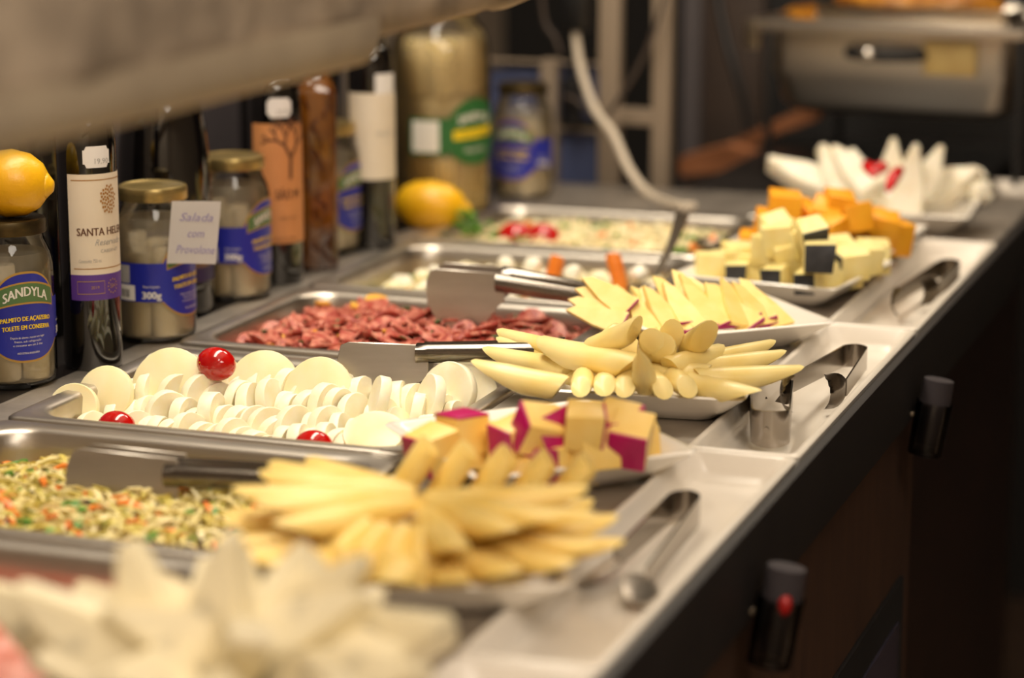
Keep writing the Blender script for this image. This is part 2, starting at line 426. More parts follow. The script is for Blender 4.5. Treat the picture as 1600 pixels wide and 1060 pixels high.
pan(PANS[0], 'steel pan of pink meat, closest to the camera, behind the veined cheese')
pan(PANS[1], 'steel pan holding shredded slaw with carrot and parsley')
pan(PANS[2], 'steel pan filled with standing white round slices and red tomatoes')
pan(PANS[3], 'steel pan filled with red sausage slices')
pan(PANS[4], 'steel pan of pale mixed vegetables with orange carrots')
pan(PANS[5], 'farthest steel pan, holding creamy salad with parsley and tomatoes')

# ------------------------------------------------------------------ white tong trays along the front edge
def tray(y0, y1, label, m):
    t = thing('tong_tray', label, 'tray', (-0.4015, (y0 + y1) / 2, 0), 0, 'trays along the counter front')
    hx, hy = 0.0405, (y1 - y0) / 2 - 0.001
    s = [(0.004, 0.004, -0.0195), (0.001, 0.006, -0.004), (0, 0.006, 0.003), (0.0015, 0.006, 0.0045), (0.0045, 0.007, 0.0045), (0.006, 0.009, 0.003), (0.009, 0.013, -0.008), (0.012, 0.014, -0.0125), (0.017, 0.014, -0.0145)]
    bm = bmesh.new(); loops(bm, [rrect(hx - i, hy - i, r, z, 5) for i, r, z in s])
    obj('dish', bm, m, t, angle=50)
TY = [0.71, 1.145, 1.594, 2.036, 2.479, 2.92]
tray(TY[0], TY[1], 'white tray closest to the camera beside the veined cheese plate', M['tray'])
tray(TY[1], TY[2], 'white tray with spoon tongs beside the plate of magenta rind cubes', M['tray'])
tray(TY[2], TY[3], 'white tray holding toothed tongs beside the plate of cheese sticks', M['tray'])
tray(TY[3], TY[4], 'white tray holding dark tongs beside the black rind cubes', M['tray'])
tray(TY[4], TY[5], 'grey shaded empty tray at the far end of the counter', M['deck'])  # white tray in shade; grey deck material puts the shade in its colour

# ------------------------------------------------------------------ square porcelain plates
PLATES = dict(A=(-0.523, 1.516, -45, 0.081), B=(-0.508, 1.734, 7, 0.082), C=(-0.524, 1.958, -48, 0.080), D=(-0.511, 2.176, -8, 0.080),
              E=(-0.511, 2.371, -2, 0.082), F=(-0.485, 2.585, 4, 0.084), G=(-0.505, 1.264, 20, 0.082), H=(-0.515, 1.035, 8, 0.084))
def plate(k, label):
    cx, cy, rz, h = PLATES[k]
    t = thing('square_plate', label, 'plate', (cx, cy, 0.0004), R(rz), 'white square plates of cheese')
    s = [(0.030, 0.012, 0.0), (0.026, 0.013, 0.0005), (0.014, 0.012, 0.010), (0.002, 0.009, 0.0205), (0.0, 0.008, 0.0225), (0.0012, 0.008, 0.0238), (0.004, 0.009, 0.0236), (0.008, 0.011, 0.0205), (0.019, 0.013, 0.0105), (0.029, 0.012, 0.0052), (0.034, 0.010, 0.0045)]
    bm = bmesh.new(); loops(bm, [rrect(h - i, h - i, r, z, 5) for i, r, z in s])
    obj('dish', bm, M['porcelain'], t, angle=60)
plate('A', 'white square plate of yellow cubes with magenta rind'); plate('B', 'white square plate of pale cheese sticks cut on the slant')
plate('C', 'white square plate of thin pointed yellow cheese slices'); plate('D', 'white square plate of pale cubes with black rind')
plate('E', 'white square plate of orange cheese cubes'); plate('F', 'farthest white square plate, with white cheese wedges and red pepper')
plate('G', 'blurred white square plate of long yellow cheese sticks'); plate('H', 'white square plate nearest the camera, under veined white cheese')

def pl(k, u, v, z):
    """plate frame without its turn: u across, v along the counter"""
    cx, cy, rz, h = PLATES[k]; return (cx + u, cy + v, z)

# ------------------------------------------------------------------ cheese cubes
def cube_src(name, s, m, rind_m, faces, seed, label, cat, group, rname='rind'):
    t = obj(name, jitter(box(-s*.5, s*.5, -s*.5, s*.5, -s*.5, s*.5, s*.06), s*.13, 1.1/s, seed), m, angle=50)
    tag(t, label, cat, group)
    if faces:
        bm = bmesh.new()
        for f in faces:
            b = bmesh.new(); bm_box(b, -s*.485, s*.485, -s*.485, s*.485, s*.485, s*.56, s*.02)
            rot = {'t': Matrix(), 'l': Matrix.Rotation(R(-90), 4, 'Y'), 'r': Matrix.Rotation(R(90), 4, 'Y'), 'f': Matrix.Rotation(R(90), 4, 'X'), 'k': Matrix.Rotation(R(-90), 4, 'X')}[f]
            bmesh.ops.transform(b, matrix=rot, verts=b.verts[:])
            tmp = bpy.data.meshes.new('t'); b.to_mesh(tmp); b.free(); bm.from_mesh(tmp); bpy.data.meshes.remove(tmp)
        obj(rname, jitter(bm, s*.13, 1.1/s, seed), rind_m, t)
    return t

CS = {}
def cube(kind, p, rot, s=1.0, label=None):
    name, size, m, rm, faces, cat, group, lab = kind
    key = (name, lab, faces, rnd.randint(0, 2))
    lab2 = label or lab
    if key not in CS:
        o = cube_src(name, size, m, rm, faces, len(CS) * 3.1, lab2, cat, group); CS[key] = o
        o.location = p; o.rotation_euler = rot; o.scale = (s,)*3
        return o
    return dup(CS[key], p, rot, label=lab2, group=group, scale=s)

def akind(f): return ('cheese_cube', 0.0265, M['gouda'], M['magenta'], f, 'cheese', 'yellow cubes with magenta rind', 'a' + f)
AC = [  # pixel measured centre -> world, yaw, tilt, rind faces
 ((-0.5726, 1.4486, 0.0280), -26, 14, 'f'), ((-0.5591, 1.4808, 0.0220), -20, -8, 'l'), ((-0.5604, 1.4710, 0.0340), -30, 4, 't'), ((-0.5348, 1.4851, 0.0240), 20, 10, 'r'),
 ((-0.5211, 1.4668, 0.0350), -30, 10, 'f'), ((-0.5042, 1.4590, 0.0440), 42, 28, 'l'), ((-0.4960, 1.4660, 0.0400), 48, -24, 'f'), ((-0.4837, 1.4702, 0.0340), 8, 12, ''), ((-0.4672, 1.4720, 0.0320), 34, -6, 't'),
 ((-0.4740, 1.4656, 0.0480), 20, 12, 'r'), ((-0.4594, 1.4885, 0.0420), -10, 18, 'r'), ((-0.4470, 1.4811, 0.0380), 10, 22, 'f'), ((-0.4536, 1.5194, 0.0240), 24, -8, 'l'), ((-0.4929, 1.4648, 0.0220), -18, 6, 'f'),
 ((-0.4832, 1.4946, 0.0170), 12, 4, ''), ((-0.5107, 1.4678, 0.0170), -40, 14, ''), ((-0.4695, 1.5117, 0.0170), 18, 0, 'f'), ((-0.5447, 1.4935, 0.0170), 10, 4, ''), ((-0.5113, 1.4952, 0.0240), 5, 20, 'r'),
 ((-0.5810, 1.4983, 0.0170), 20, 0, ''), ((-0.5064, 1.5210, 0.0180), 40, 0, ''), ((-0.4901, 1.5555, 0.0240), 0, 0, ''), ((-0.5273, 1.5422, 0.0240), 10, 0, ''), ((-0.4626, 1.5406, 0.0170), 10, 10, '')]
for i, (p, yw, ti, f) in enumerate(AC):
    u, v = p[0] - PLATES['A'][0], p[1] - PLATES['A'][1]
    ln = {'f': 'with magenta rind face in front', 't': 'with magenta rind on top', 'l': 'with magenta rind left', 'r': 'with magenta rind right', 'k': 'with magenta rind behind', '': 'showing no rind'}[f]
    cube(akind(f), p, (R(ti), R(ti*.4), R(yw)), rnd.uniform(.92, 1.06), 'yellow cheese cube %s, %s' % (ln, where(u, v)))

def dkind(f): return ('cheese_cube', 0.0265, M['pale_cube'], M['black_rind'], f, 'cheese', 'pale cubes with black rind', 'd' + f)
DC = [((-0.5768, 2.1566, 0.0240), 20, 0, ''), ((-0.5672, 2.1850, 0.0220), 35, 0, 'r'), ((-0.5353, 2.1579, 0.0240), -12, -4, ''), ((-0.5449, 2.1368, 0.0230), 10, 0, 'f'), ((-0.5046, 2.1182, 0.0260), -14, 6, 'f'), ((-0.4932, 2.1554, 0.0200), 6, 8, ''),
      ((-0.4648, 2.1500, 0.0240), 24, -10, ''), ((-0.4711, 2.1047, 0.0260), -10, 4, 'f'), ((-0.4462, 2.1601, 0.0340), 32, 12, 'l'), ((-0.4361, 2.1793, 0.0360), 40, 10, ''), ((-0.4424, 2.2529, 0.0240), 20, 0, 'k'), ((-0.4992, 2.1379, 0.0440), 24, 18, ''),
      ((-0.5072, 2.1355, 0.0580), 10, 8, ''), ((-0.4947, 2.1429, 0.0540), -30, 14, ''), ((-0.4734, 2.1204, 0.0660), 26, 20, 'f'), ((-0.4813, 2.1422, 0.0420), -6, 10, ''), ((-0.4601, 2.0970, 0.0500), 14, -6, 'f'), ((-0.4629, 2.1879, 0.0400), 26, 8, ''),
      ((-0.5170, 2.1474, 0.0460), -20, 6, ''), ((-0.5596, 2.2005, 0.0240), 30, 0, 'k'), ((-0.5349, 2.1750, 0.0300), 6, 4, 'r'), ((-0.5100, 2.1725, 0.0260), 30, 4, ''), ((-0.4738, 2.1843, 0.0280), 14, 8, ''), ((-0.4550, 2.1811, 0.0220), 38, 4, 'k'), ((-0.5120, 2.1452, 0.0620), 35, 20, '')]
for p, yw, ti, f in DC:
    u, v = p[0] - PLATES['D'][0], p[1] - PLATES['D'][1]
    ln = {'f': 'with its black rind facing front', 'l': 'with black rind on its left', 'r': 'with black rind on its right', 'k': 'with black rind behind', '': 'showing no rind'}[f]
    cube(dkind(f), p, (R(ti), R(-ti*.5), R(yw)), .74 if f == 'f' and p[2] < .03 else rnd.uniform(.88, 1.08), 'pale cheese cube %s, %s' % (ln, where(u, v)))

ekind = ('cheese_cube', 0.031, M['cheddar'], None, '', 'cheese', 'orange cheese cubes', 'e')
EC = [((-0.5458, 2.2706, 0.0420), 20, 10), ((-0.5301, 2.2497, 0.0660), 15, 8), ((-0.5495, 2.2716, 0.0260), 30, 0), ((-0.5050, 2.2663, 0.0500), 42, 16), ((-0.4833, 2.2783, 0.0660), 24, 12), ((-0.4686, 2.2804, 0.0560), 36, -10), ((-0.4443, 2.3022, 0.0440), 16, 14), ((-0.4710, 2.3736, 0.0360), 8, 0),
      ((-0.4848, 2.2479, 0.0480), -24, 12), ((-0.4728, 2.3005, 0.0320), 34, 8), ((-0.4554, 2.3177, 0.0220), 12, 10), ((-0.4385, 2.3120, 0.0340), 40, 6), ((-0.4937, 2.3146, 0.0240), -16, 4), ((-0.5235, 2.2813, 0.0540), 40, 20), ((-0.5329, 2.3024, 0.0300), 0, 0), ((-0.5189, 2.3250, 0.0220), 26, 0),
      ((-0.4731, 2.3011, 0.0400), 20, 4), ((-0.5409, 2.2862, 0.0460), 0, 0), ((-0.4941, 2.2665, 0.0580), 10, 26), ((-0.5652, 2.2741, 0.0240), 10, 4)]
for p, yw, ti in EC:
    u, v = p[0] - PLATES['E'][0], p[1] - PLATES['E'][1]
    cube(ekind, p, (R(ti), R(ti*.6), R(yw)), rnd.uniform(.86, 1.08), 'orange cheese cube at the %s of its plate%s' % (where(u, v), ', on top' if p[2] > .045 else (', low' if p[2] < .035 else '')))

# ------------------------------------------------------------------ cheese sticks
def stick(p0, p1, r, c0, c1, m, label, group, spin=0.0, flat=1.0, name='cheese_stick', seg=14, taper=1.0, cat='cheese'):
    if taper != 1.0 and taper < .5: p0, p1, c0, c1 = p1, p0, c1, c0
    p0, p1 = Vector(p0), Vector(p1); mid = (p0 + p1) / 2; ln = (p1 - p0).length
    bm = bmesh.new(); ls = []
    for t, c, k in ((0, c0, 1.0), (0.004/ln, c0*.98, 1.0), (0.33, c0*.4, 1.02 if taper > .5 else .92), (0.66, c1*.4, 1.0 if taper > .5 else .66), (1-0.004/ln, c1*.98, taper if taper > .5 else .12), (1, c1, taper)):
        row = []
        e = 0.90 if t in (0, 1) else 1.0
        for q in range(seg):
            a = 2*PI*q/seg; x, y = r*k*e*math.cos(a), r*k*e*flat*math.sin(a)
            row.append((x, y, -ln/2 + ln*t + c * y / (r * flat) * r))
        ls.append(row)
    loops(bm, ls); jitter(bm, r*.06, 60, mid.x*50)
    o = obj(name, bm, m, None, angle=55); tag(o, label, cat, group)
    z = (p1 - p0).normalized(); up = Vector((0, 0, 1)) if abs(z.z) < .9 else Vector((0, -1, 0))
    x = up.cross(z).normalized(); y = z.cross(x)
    mt = Matrix((x, y, z)).transposed().to_4x4() @ Matrix.Rotation(spin, 4, 'Z'); mt.translation = mid
    o.matrix_world = mt; return o

BS = [  # tip, inner end, radius, slant at tip, slant at inner end, words
 ((-0.6267, 1.7492, 0.0360), (-0.5691, 1.7145, 0.0380), .0080, 1.9, .6, 'uppermost of the sticks pointing left'), ((-0.6235, 1.7403, 0.0320), (-0.5765, 1.7214, 0.0320), .0075, 1.9, .5, 'second highest of the sticks pointing left'),
 ((-0.6215, 1.7101, 0.0300), (-0.5563, 1.6852, 0.0320), .0085, 2.0, .6, 'longest thin stick pointing left'), ((-0.6153, 1.7146, 0.0280), (-0.5661, 1.6935, 0.0260), .0085, 1.9, .5, 'pale stick pointing left above the lowest one'),
 ((-0.5702, 1.6906, 0.0420), (-0.5019, 1.6610, 0.0420), .0125, 1.4, .9, 'thick stick lying on the left half'), ((-0.5937, 1.6296, 0.0350), (-0.5451, 1.6310, 0.0300), .0115, 2.0, .5, 'lowest thick stick pointing left over the rim'),
 ((-0.5724, 1.7003, 0.0240), (-0.5111, 1.7002, 0.0220), .0100, .9, .6, 'stick lying crosswise behind the front ends'), ((-0.4582, 1.6916, 0.0320), (-0.4918, 1.6930, 0.0300), .0110, 1.0, .7, 'short stick right of the upright one'),
 ((-0.4585, 1.7261, 0.0400), (-0.4787, 1.6829, 0.0400), .0090, 1.5, .6, 'stick leaning right behind the centre'), ((-0.4352, 1.7860, 0.0340), (-0.4682, 1.7369, 0.0340), .0075, 2.0, .5, 'highest thin stick pointing right'),
 ((-0.4216, 1.7512, 0.0340), (-0.4632, 1.7115, 0.0340), .0085, 2.0, .5, 'second stick pointing right'), ((-0.4054, 1.7173, 0.0300), (-0.4561, 1.6837, 0.0320), .0100, 2.2, .5, 'longest stick pointing right past the rim'),
 ((-0.4198, 1.6643, 0.0260), (-0.4586, 1.6792, 0.0280), .0105, 1.8, .5, 'lowest stick pointing to the front right'),
 ((-0.5304, 1.6319, 0.0310), (-0.5381, 1.6631, 0.0320), .0080, -.7, .4, 'left one of the round ends facing front'), ((-0.5143, 1.6374, 0.0320), (-0.5276, 1.6891, 0.0290), .0085, -.8, .4, 'middle one of the round ends facing front'),
 ((-0.5005, 1.6426, 0.0310), (-0.5084, 1.6780, 0.0320), .0083, -.7, .4, 'right one of the round ends facing front'), ((-0.4733, 1.6481, 0.0310), (-0.4881, 1.6722, 0.0320), .0085, -.8, .5, 'round end facing front, right of the upright stick'),
 ((-0.4580, 1.6578, 0.0310), (-0.4752, 1.6812, 0.0320), .0085, -.8, .5, 'second round end right of the upright stick'),
 ((-0.4815, 1.6150, 0.0670), (-0.4896, 1.6595, 0.0290), .0095, .3, .3, 'pointed stick standing upright in front'), ((-0.4915, 1.6791, 0.0590), (-0.5056, 1.7213, 0.0330), .0100, .6, .3, 'upright stick left of the central round one'),
 ((-0.4846, 1.6823, 0.0550), (-0.5005, 1.7349, 0.0270), .0110, .5, .3, 'upright round stick at the centre'), ((-0.4822, 1.7007, 0.0610), (-0.4941, 1.7369, 0.0330), .0095, 1.0, .3, 'upright stick at the back of the centre'),
 ((-0.4544, 1.6914, 0.0630), (-0.4860, 1.7396, 0.0370), .0105, 1.6, .4, 'glossy stick tilted up to the right'), ((-0.5327, 1.6948, 0.0590), (-0.5182, 1.6932, 0.0570), .0100, -.6, .5, 'round ended stick on top at the left'),
 ((-0.5025, 1.6734, 0.0670), (-0.5359, 1.6835, 0.0490), .0105, .9, .5, 'stick lying on top tilted toward the left'), ((-0.5190, 1.7157, 0.0430), (-0.5205, 1.7279, 0.0230), .0095, .7, .3, 'upright stick left of the pointed one'),
 ((-0.5781, 1.7671, 0.0150), (-0.5199, 1.7463, 0.0140), .0090, .5, .5, 'stick at the bottom left of the heap'), ((-0.4982, 1.7768, 0.0140), (-0.4547, 1.7472, 0.0140), .0090, .5, .5, 'stick at the bottom right of the heap'), ((-0.5566, 1.7986, 0.0150), (-0.5092, 1.8155, 0.0150), .0095, .5, .5, 'stick hidden under the heap at the back')]
for i, (a, b, r, c0, c1, wd) in enumerate(BS):
    stick(a, b, r, -c0 if a[2] > .05 or True else c0, c1, M['stick'], 'pale yellow cheese stick, ' + wd, 'pale cheese sticks cut on the slant', spin=0.0, flat=.85, taper=.05 if 'pointed stick standing' in wd else 1.0)

# plate G: long golden sticks, blurred
def fan(k, n, a0, a1, r0, r1, z, rad, label, tilt=0.0, m=None, flat=.7):
    cx, cy, _, _ = PLATES[k]
    for i in range(n):
        a = R(a0 + (a1 - a0) * i / max(1, n - 1) + rnd.uniform(-4, 4)); q = rnd.uniform(.92, 1.06); zz = z + rnd.uniform(-.003, .003)
        p0 = (cx + math.cos(a)*r1*q, cy + math.sin(a)*r1*q, zz + tilt); p1 = (cx + math.cos(a)*r0, cy + math.sin(a)*r0, zz)
        stick(p0, p1, rad*rnd.uniform(.9, 1.1), -1.6, .5, m or M['gold_stick'], label, 'long yellow cheese sticks', flat=flat, taper=.75)
fan('G', 9, 140, 262, 0.018, 0.105, 0.030, 0.0115, 'long yellow cheese stick fanned out on the left of the blurred plate')
fan('G', 6, 150, 235, 0.010, 0.090, 0.050, 0.0115, 'yellow cheese stick in the upper layer of the left fan')
fan('G', 8, -78, 40, 0.018, 0.098, 0.030, 0.0115, 'long yellow cheese stick fanned out on the right of the blurred plate')
fan('G', 5, -60, 20, 0.008, 0.086, 0.048, 0.0115, 'yellow cheese stick in the upper layer of the right fan')
for i in range(5):      # tilted slices standing at the back
    p = (-0.556 + i*0.024, 1.352 + i*0.006, 0.028)
    stick((p[0] + .016, p[1] + .008, .055 - i*.002), (p[0] - .008, p[1], .014), .0150, -.15, .2, M['gold_stick'], '%s of the rounded yellow slices standing at the back of the blurred plate' % ['leftmost', 'second', 'middle', 'fourth', 'rightmost'][i], 'long yellow cheese sticks', flat=.55, name='cheese_slice')
for i in range(4):
    a = R(252 + i*13); c = PLATES['G']
    stick((c[0] + math.cos(a)*.080, c[1] + math.sin(a)*.080, .032), (c[0] + math.cos(a)*.050, c[1] + math.sin(a)*.050, .042), .0095, .6, .3, M['gold_stick'], 'short yellow cheese stick at the front of the blurred plate, pointing forward', 'long yellow cheese sticks')

# ------------------------------------------------------------------ thin pointed slices (plate C)
def slice_src(var):
    t = obj('cheese_slice', jitter(prism([(-.0145, 0), (.0145, .001), (.011, .032), (.002, .064), (-.006, .056), (-.012, .030)], .0042), .0008, 90, var), M['yellow_cheese'], None, angle=35)
    if var != 1:
        obj('rind', prism([(-.0142, -.0012), (.0142, -.0004), (.0142, .0012), (-.0142, .0004)], .0045), M['purple'], t)
    return t
SL = [slice_src(i) for i in range(4)]
SLU = [False]*4
def place_slice(p, tip, nrm, var, label, s=1.0):
    z = Vector(tip).normalized(); y = Vector(nrm); y = (y - z*y.dot(z)).normalized(); x = y.cross(z)
    mt = Matrix((x, y, z)).transposed().to_4x4() @ Matrix.Scale(s, 4); mt.translation = p
    if not SLU[var]: o = SL[var]; SLU[var] = True; o.matrix_world = mt; tag(o, label, 'cheese', 'thin pointed cheese slices')
    else: o = dup(SL[var], None, mtx=mt, label=label, group='thin pointed cheese slices'); o['category'] = 'cheese'
CROWS = [((-0.5508, 1.8856, 0.0140), (-0.4611, 1.9628, 0.0140), 11, 'front row'), ((-0.5640, 1.8928, 0.0180), (-0.4754, 1.9623, 0.0180), 11, 'middle row'), ((-0.5726, 1.9121, 0.0200), (-0.4964, 1.9669, 0.0200), 8, 'back row')]
for ri, (a, b, n, nm) in enumerate(CROWS):
    for i in range(n):
        t = i / (n - 1); p = Vector(a).lerp(Vector(b), t) + Vector((rnd.uniform(-.003, .003), rnd.uniform(-.004, .004), .004 * math.sin(PI*t)))
        tip = Vector((-.55 + rnd.uniform(-.25, .15) - .05*t, .48 + rnd.uniform(-.2, .2), .38 + rnd.uniform(-.12, .16)))
        nr = Vector((.45 + rnd.uniform(-.35, .35), -.50, .62 + rnd.uniform(-.2, .1)))
        place_slice(p, tip, nr, rnd.randint(0, 3), 'thin pointed yellow cheese slice in the %s of its plate' % nm, rnd.uniform(.74, .90))
for i, (a, tip) in enumerate([((-0.5788, 1.8906, 0.0260), (-.9, .1, .25)), ((-0.5778, 1.8980, 0.0300), (-.9, .15, .33)), ((-0.5746, 1.8981, 0.0340), (-.85, .2, .42)), ((-0.5749, 1.8832, 0.0240), (-.95, .0, .18))]):
    place_slice(Vector(a), tip, (.2, -.7, .7), i, 'thin pointed yellow slice jutting out over the left corner, %s' % ['second from bottom', 'third from bottom', 'topmost', 'bottom one'][i], .78)

# ------------------------------------------------------------------ wedges (plates F and H)
def wedge(name, p, tip, nrm, L_, W_, T_, m, label, group, seed=0.0, cat='cheese'):
    poly = [(-W_/2, -L_*.45), (W_/2, -L_*.45), (W_*.46, 0), (W_*.10, L_*.55), (-W_*.10, L_*.55), (-W_*.46, 0)]
    bm = prism(poly, T_)
    bmesh.ops.bevel(bm, geom=bm.edges[:], offset=min(W_, T_)*.08, segments=2, affect='EDGES')
    jitter(bm, T_*.10, 50, seed)
    o = obj(name, bm, m, None, angle=50); tag(o, label, cat, group)
    z = Vector(tip).normalized(); y = Vector(nrm); y = (y - z*y.dot(z)).normalized(); x = y.cross(z)
    mt = Matrix((x, y, z)).transposed().to_4x4(); mt.translation = p; o.matrix_world = mt
FW = [((-0.5989, 2.6237, 0.0400), (-.95, .1, .30), (.2, -.6, .75), .075, .034, .022, 'flat white wedge lying leftmost'), ((-0.5588, 2.6157, 0.0460), (-.55, .2, .75), (.3, -.85, .3), .066, .034, .022, 'white wedge leaning left, second from the left'),
      ((-0.5354, 2.6013, 0.0520), (-.7, .3, .55), (.4, -.8, .4), .066, .030, .020, 'white wedge leaning left behind the second'), ((-0.5278, 2.6179, 0.0360), (.6, -.2, -.55), (.3, -.8, .5), .085, .030, .022, 'long white wedge sloping down to the right'),
      ((-0.4925, 2.5902, 0.0640), (.0, .1, 1), (.2, -1, .1), .050, .026, .016, 'highest pointed white wedge at the back'), ((-0.4713, 2.5834, 0.0460), (.12, .0, 1), (.1, -1, .2), .074, .036, .020, 'tall white wedge in the middle front'),
      ((-0.4581, 2.6233, 0.0500), (.35, .3, .9), (.1, -1, .1), .060, .030, .020, 'white wedge leaning right of the tall one'), ((-0.4466, 2.6534, 0.0280), (.7, -.2, .3), (.1, -.8, .5), .050, .034, .024, 'short white wedge at the front right'),
      ((-0.4363, 2.6521, 0.0400), (.9, .1, .35), (.1, -.8, .5), .056, .030, .020, 'white wedge lying to the right'), ((-0.4673, 2.6531, 0.0220), (.3, -.3, .3), (0, -.8, .6), .048, .036, .026, 'low white wedge at the front'),
      ((-0.5672, 2.6375, 0.0240), (-.6, -.2, .2), (0, -.8, .6), .058, .036, .024, 'low white wedge at the front left')]
for i, (p, t, n, l, w_, th, wd) in enumerate(FW):
    wedge('cheese_wedge', p, t, n, l, w_, th, M['white_cheese'], wd + ' on the farthest plate', 'white wedges on the farthest plate', i*2.3)
for i, (p, q, wd) in enumerate([((-0.5053, 2.5029, 0.0740), (-0.4861, 2.4621, 0.0700), 'left'), ((-0.4666, 2.4382, 0.0600), (-0.4637, 2.4887, 0.0740), 'right'), ((-0.4884, 2.4800, 0.0700), (-0.4804, 2.4924, 0.0740), 'middle')]):
    ps = smooth_path([p, (Vector(p) + Vector(q)) / 2 + Vector((0, -.002, .003)), q], 4)
    tag(obj('red_pepper_strip', tube(ps, [.0035 + .003*math.sin(PI*k/(len(ps)-1)) for k in range(len(ps))], 10), M['pepper']), '%s red pepper strip among the white wedges' % wd, 'pepper', 'red pepper strips')
for i, p in enumerate([(-0.4187, 2.6650, 0.0320), (-0.4076, 2.6578, 0.0280), (-0.4300, 2.6807, 0.0220), (-0.4175, 2.6867, 0.0360)]):
    bm = bmesh.new(); bmesh.ops.create_icosphere(bm, subdivisions=3, radius=.014); jitter(bm, .004, 130, i); jitter(bm, .003, 50, i+3)
    tag(obj('cheese_crumb', bm, M['white_cheese'], None, loc=p), 'lumpy white cheese crumble at the right edge of the farthest plate', 'cheese', 'white cheese crumbles')

HW = []
c = PLATES['H']
for i in range(11):
    a = R(90 + 360*i/11 + rnd.uniform(-8, 8)); rr = rnd.uniform(.050, .066)
    HW.append(((c[0] + math.cos(a)*rr*1.25, c[1] + math.sin(a)*rr, .028 + .005*(i % 2)), (math.cos(a), math.sin(a), .28), 'outer ring, %s' % where(math.cos(a)*.06, math.sin(a)*.06)))
for i, (a, x) in enumerate([(20, .6), (75, .9), (110, 1.0), (165, .7), (230, .6), (300, .6)]):
    a = R(a); HW.append(((c[0] + math.cos(a)*.030, c[1] + math.sin(a)*.028, .044), (math.cos(a)*.8, math.sin(a)*.6, x*.6), 'inner ring, %s' % where(math.cos(a)*.06, math.sin(a)*.06)))
for i, (p, t, wd) in enumerate(HW):
    wedge('cheese_wedge', p, t, (rnd.uniform(-.6, .6), -.8, .5), .074, .034, .022, M['blue_cheese'], 'blurred grey veined white cheese wedge in the %s' % wd, 'veined white wedges on the closest plate', i*1.7)
for i, (p, t, wd) in enumerate([((-0.5529, 1.0199, 0.0450), (-.25, .1, .95), 'left spike'), ((-0.5193, 1.0297, 0.0500), (.1, .1, 1), 'middle spike'), ((-0.4926, 1.0651, 0.0440), (.75, .2, .75), 'right spike'), ((-0.6124, 1.0262, 0.0360), (-.85, .1, .35), 'far left end'), ((-0.4553, 1.0670, 0.0360), (.9, -.1, .3), 'right end'), ((-0.5712, 0.9984, 0.0450), (-.6, -.3, .5), 'left front')]):
    wedge('cheese_wedge', p, t, (.15, -.95, .25), .082, .036, .024, M['blue_cheese'], 'blurred veined white cheese wedge forming the %s of the heap' % wd, 'veined white wedges on the closest plate', i*1.1 + 40)

# ------------------------------------------------------------------ pan of round slices
def disc(r, t, seg=24):
    return lathe([(r*.97, -t/2), (r, -t*.40), (r, t*.40), (r*.97, t/2)], seg)
RS = [obj('round_slice', jitter(disc(.0185, .0088 + .0008*i), .0007, 70, i), M['ivory'], None, angle=50) for i in range(3)]
for o in RS: tag(o, 'round white slice', 'slice', 'standing round white slices')
used = [0, 0, 0]
def rslice(p, ax, s, label):
    z = Vector(ax).normalized(); x = z.orthogonal().normalized(); y = z.cross(x); v = rnd.randint(0, 2)
    mt = Matrix((x, y, z)).transposed().to_4x4() @ Matrix.Rotation(rnd.uniform(0, 6), 4, 'Z') @ Matrix.Diagonal((s, s*rnd.uniform(.92, 1), rnd.uniform(.85, 1.15), 1)); mt.translation = p
    if not used[v]: used[v] = 1; RS[v].matrix_world = mt; RS[v]['label'] = label
    else: dup(RS[v], None, mtx=mt, label=label)
ROWS = [('front row', 1.556, -.032, 24), ('second row from the front', 1.590, -.025, 24), ('third row from the front', 1.622, -.018, 23), ('fourth row from the front', 1.655, -.011, 22), ('fifth row from the front', 1.688, -.006, 21)]
for ri, (nm, y, z, n) in enumerate(ROWS):
    for i in range(n):
        t = i / (n - 1); x = -.902 + .258*t + rnd.uniform(-.002, .002)
        drop = (.016 * max(0, (t - .62)/.38)) if ri > 1 else 0
        yw = R(rnd.uniform(-34, 14)); ln = rnd.uniform(-.08, .42)
        side = 'left end' if t < .25 else ('left of centre' if t < .5 else ('right of centre' if t < .75 else 'right end'))
        rslice((x, y + rnd.uniform(-.005, .005) + .004*math.sin(i*.9), z + rnd.uniform(-.006, .006) - drop), (math.cos(yw), math.sin(yw), ln), rnd.uniform(.86, 1.06), 'round white slice, %s, %s' % (nm, side))
BIG = [((-0.8712, 1.6518, 0.0000), 1.52, 'leftmost of three at the back'), ((-0.8065, 1.6837, -0.0020), 1.42, 'middle of three at the back'), ((-0.7563, 1.6747, -0.0020), 1.45, 'rightmost of three at the back'), ((-0.9122, 1.6234, -0.0040), 1.15, 'at the left end'), ((-0.9252, 1.5967, -0.0100), 1.0, 'in the left corner')]
BG = None
for p, s, wd in BIG:
    o = obj('large_round_slice', jitter(disc(.0200*s, .0075, 32), .0005, 40, s), M['big_ivory'], None, angle=50)
    tag(o, 'large cream round slice leaning on the pan wall, %s' % wd, 'slice', 'large round slices along the pan wall')
    z = Vector((rnd.uniform(-.1, .2), -.9, .42)); z.normalize(); x = z.orthogonal().normalized(); y = z.cross(x)
    mt = Matrix((x, y, z)).transposed().to_4x4(); mt.translation = Vector(p); o.matrix_world = mt
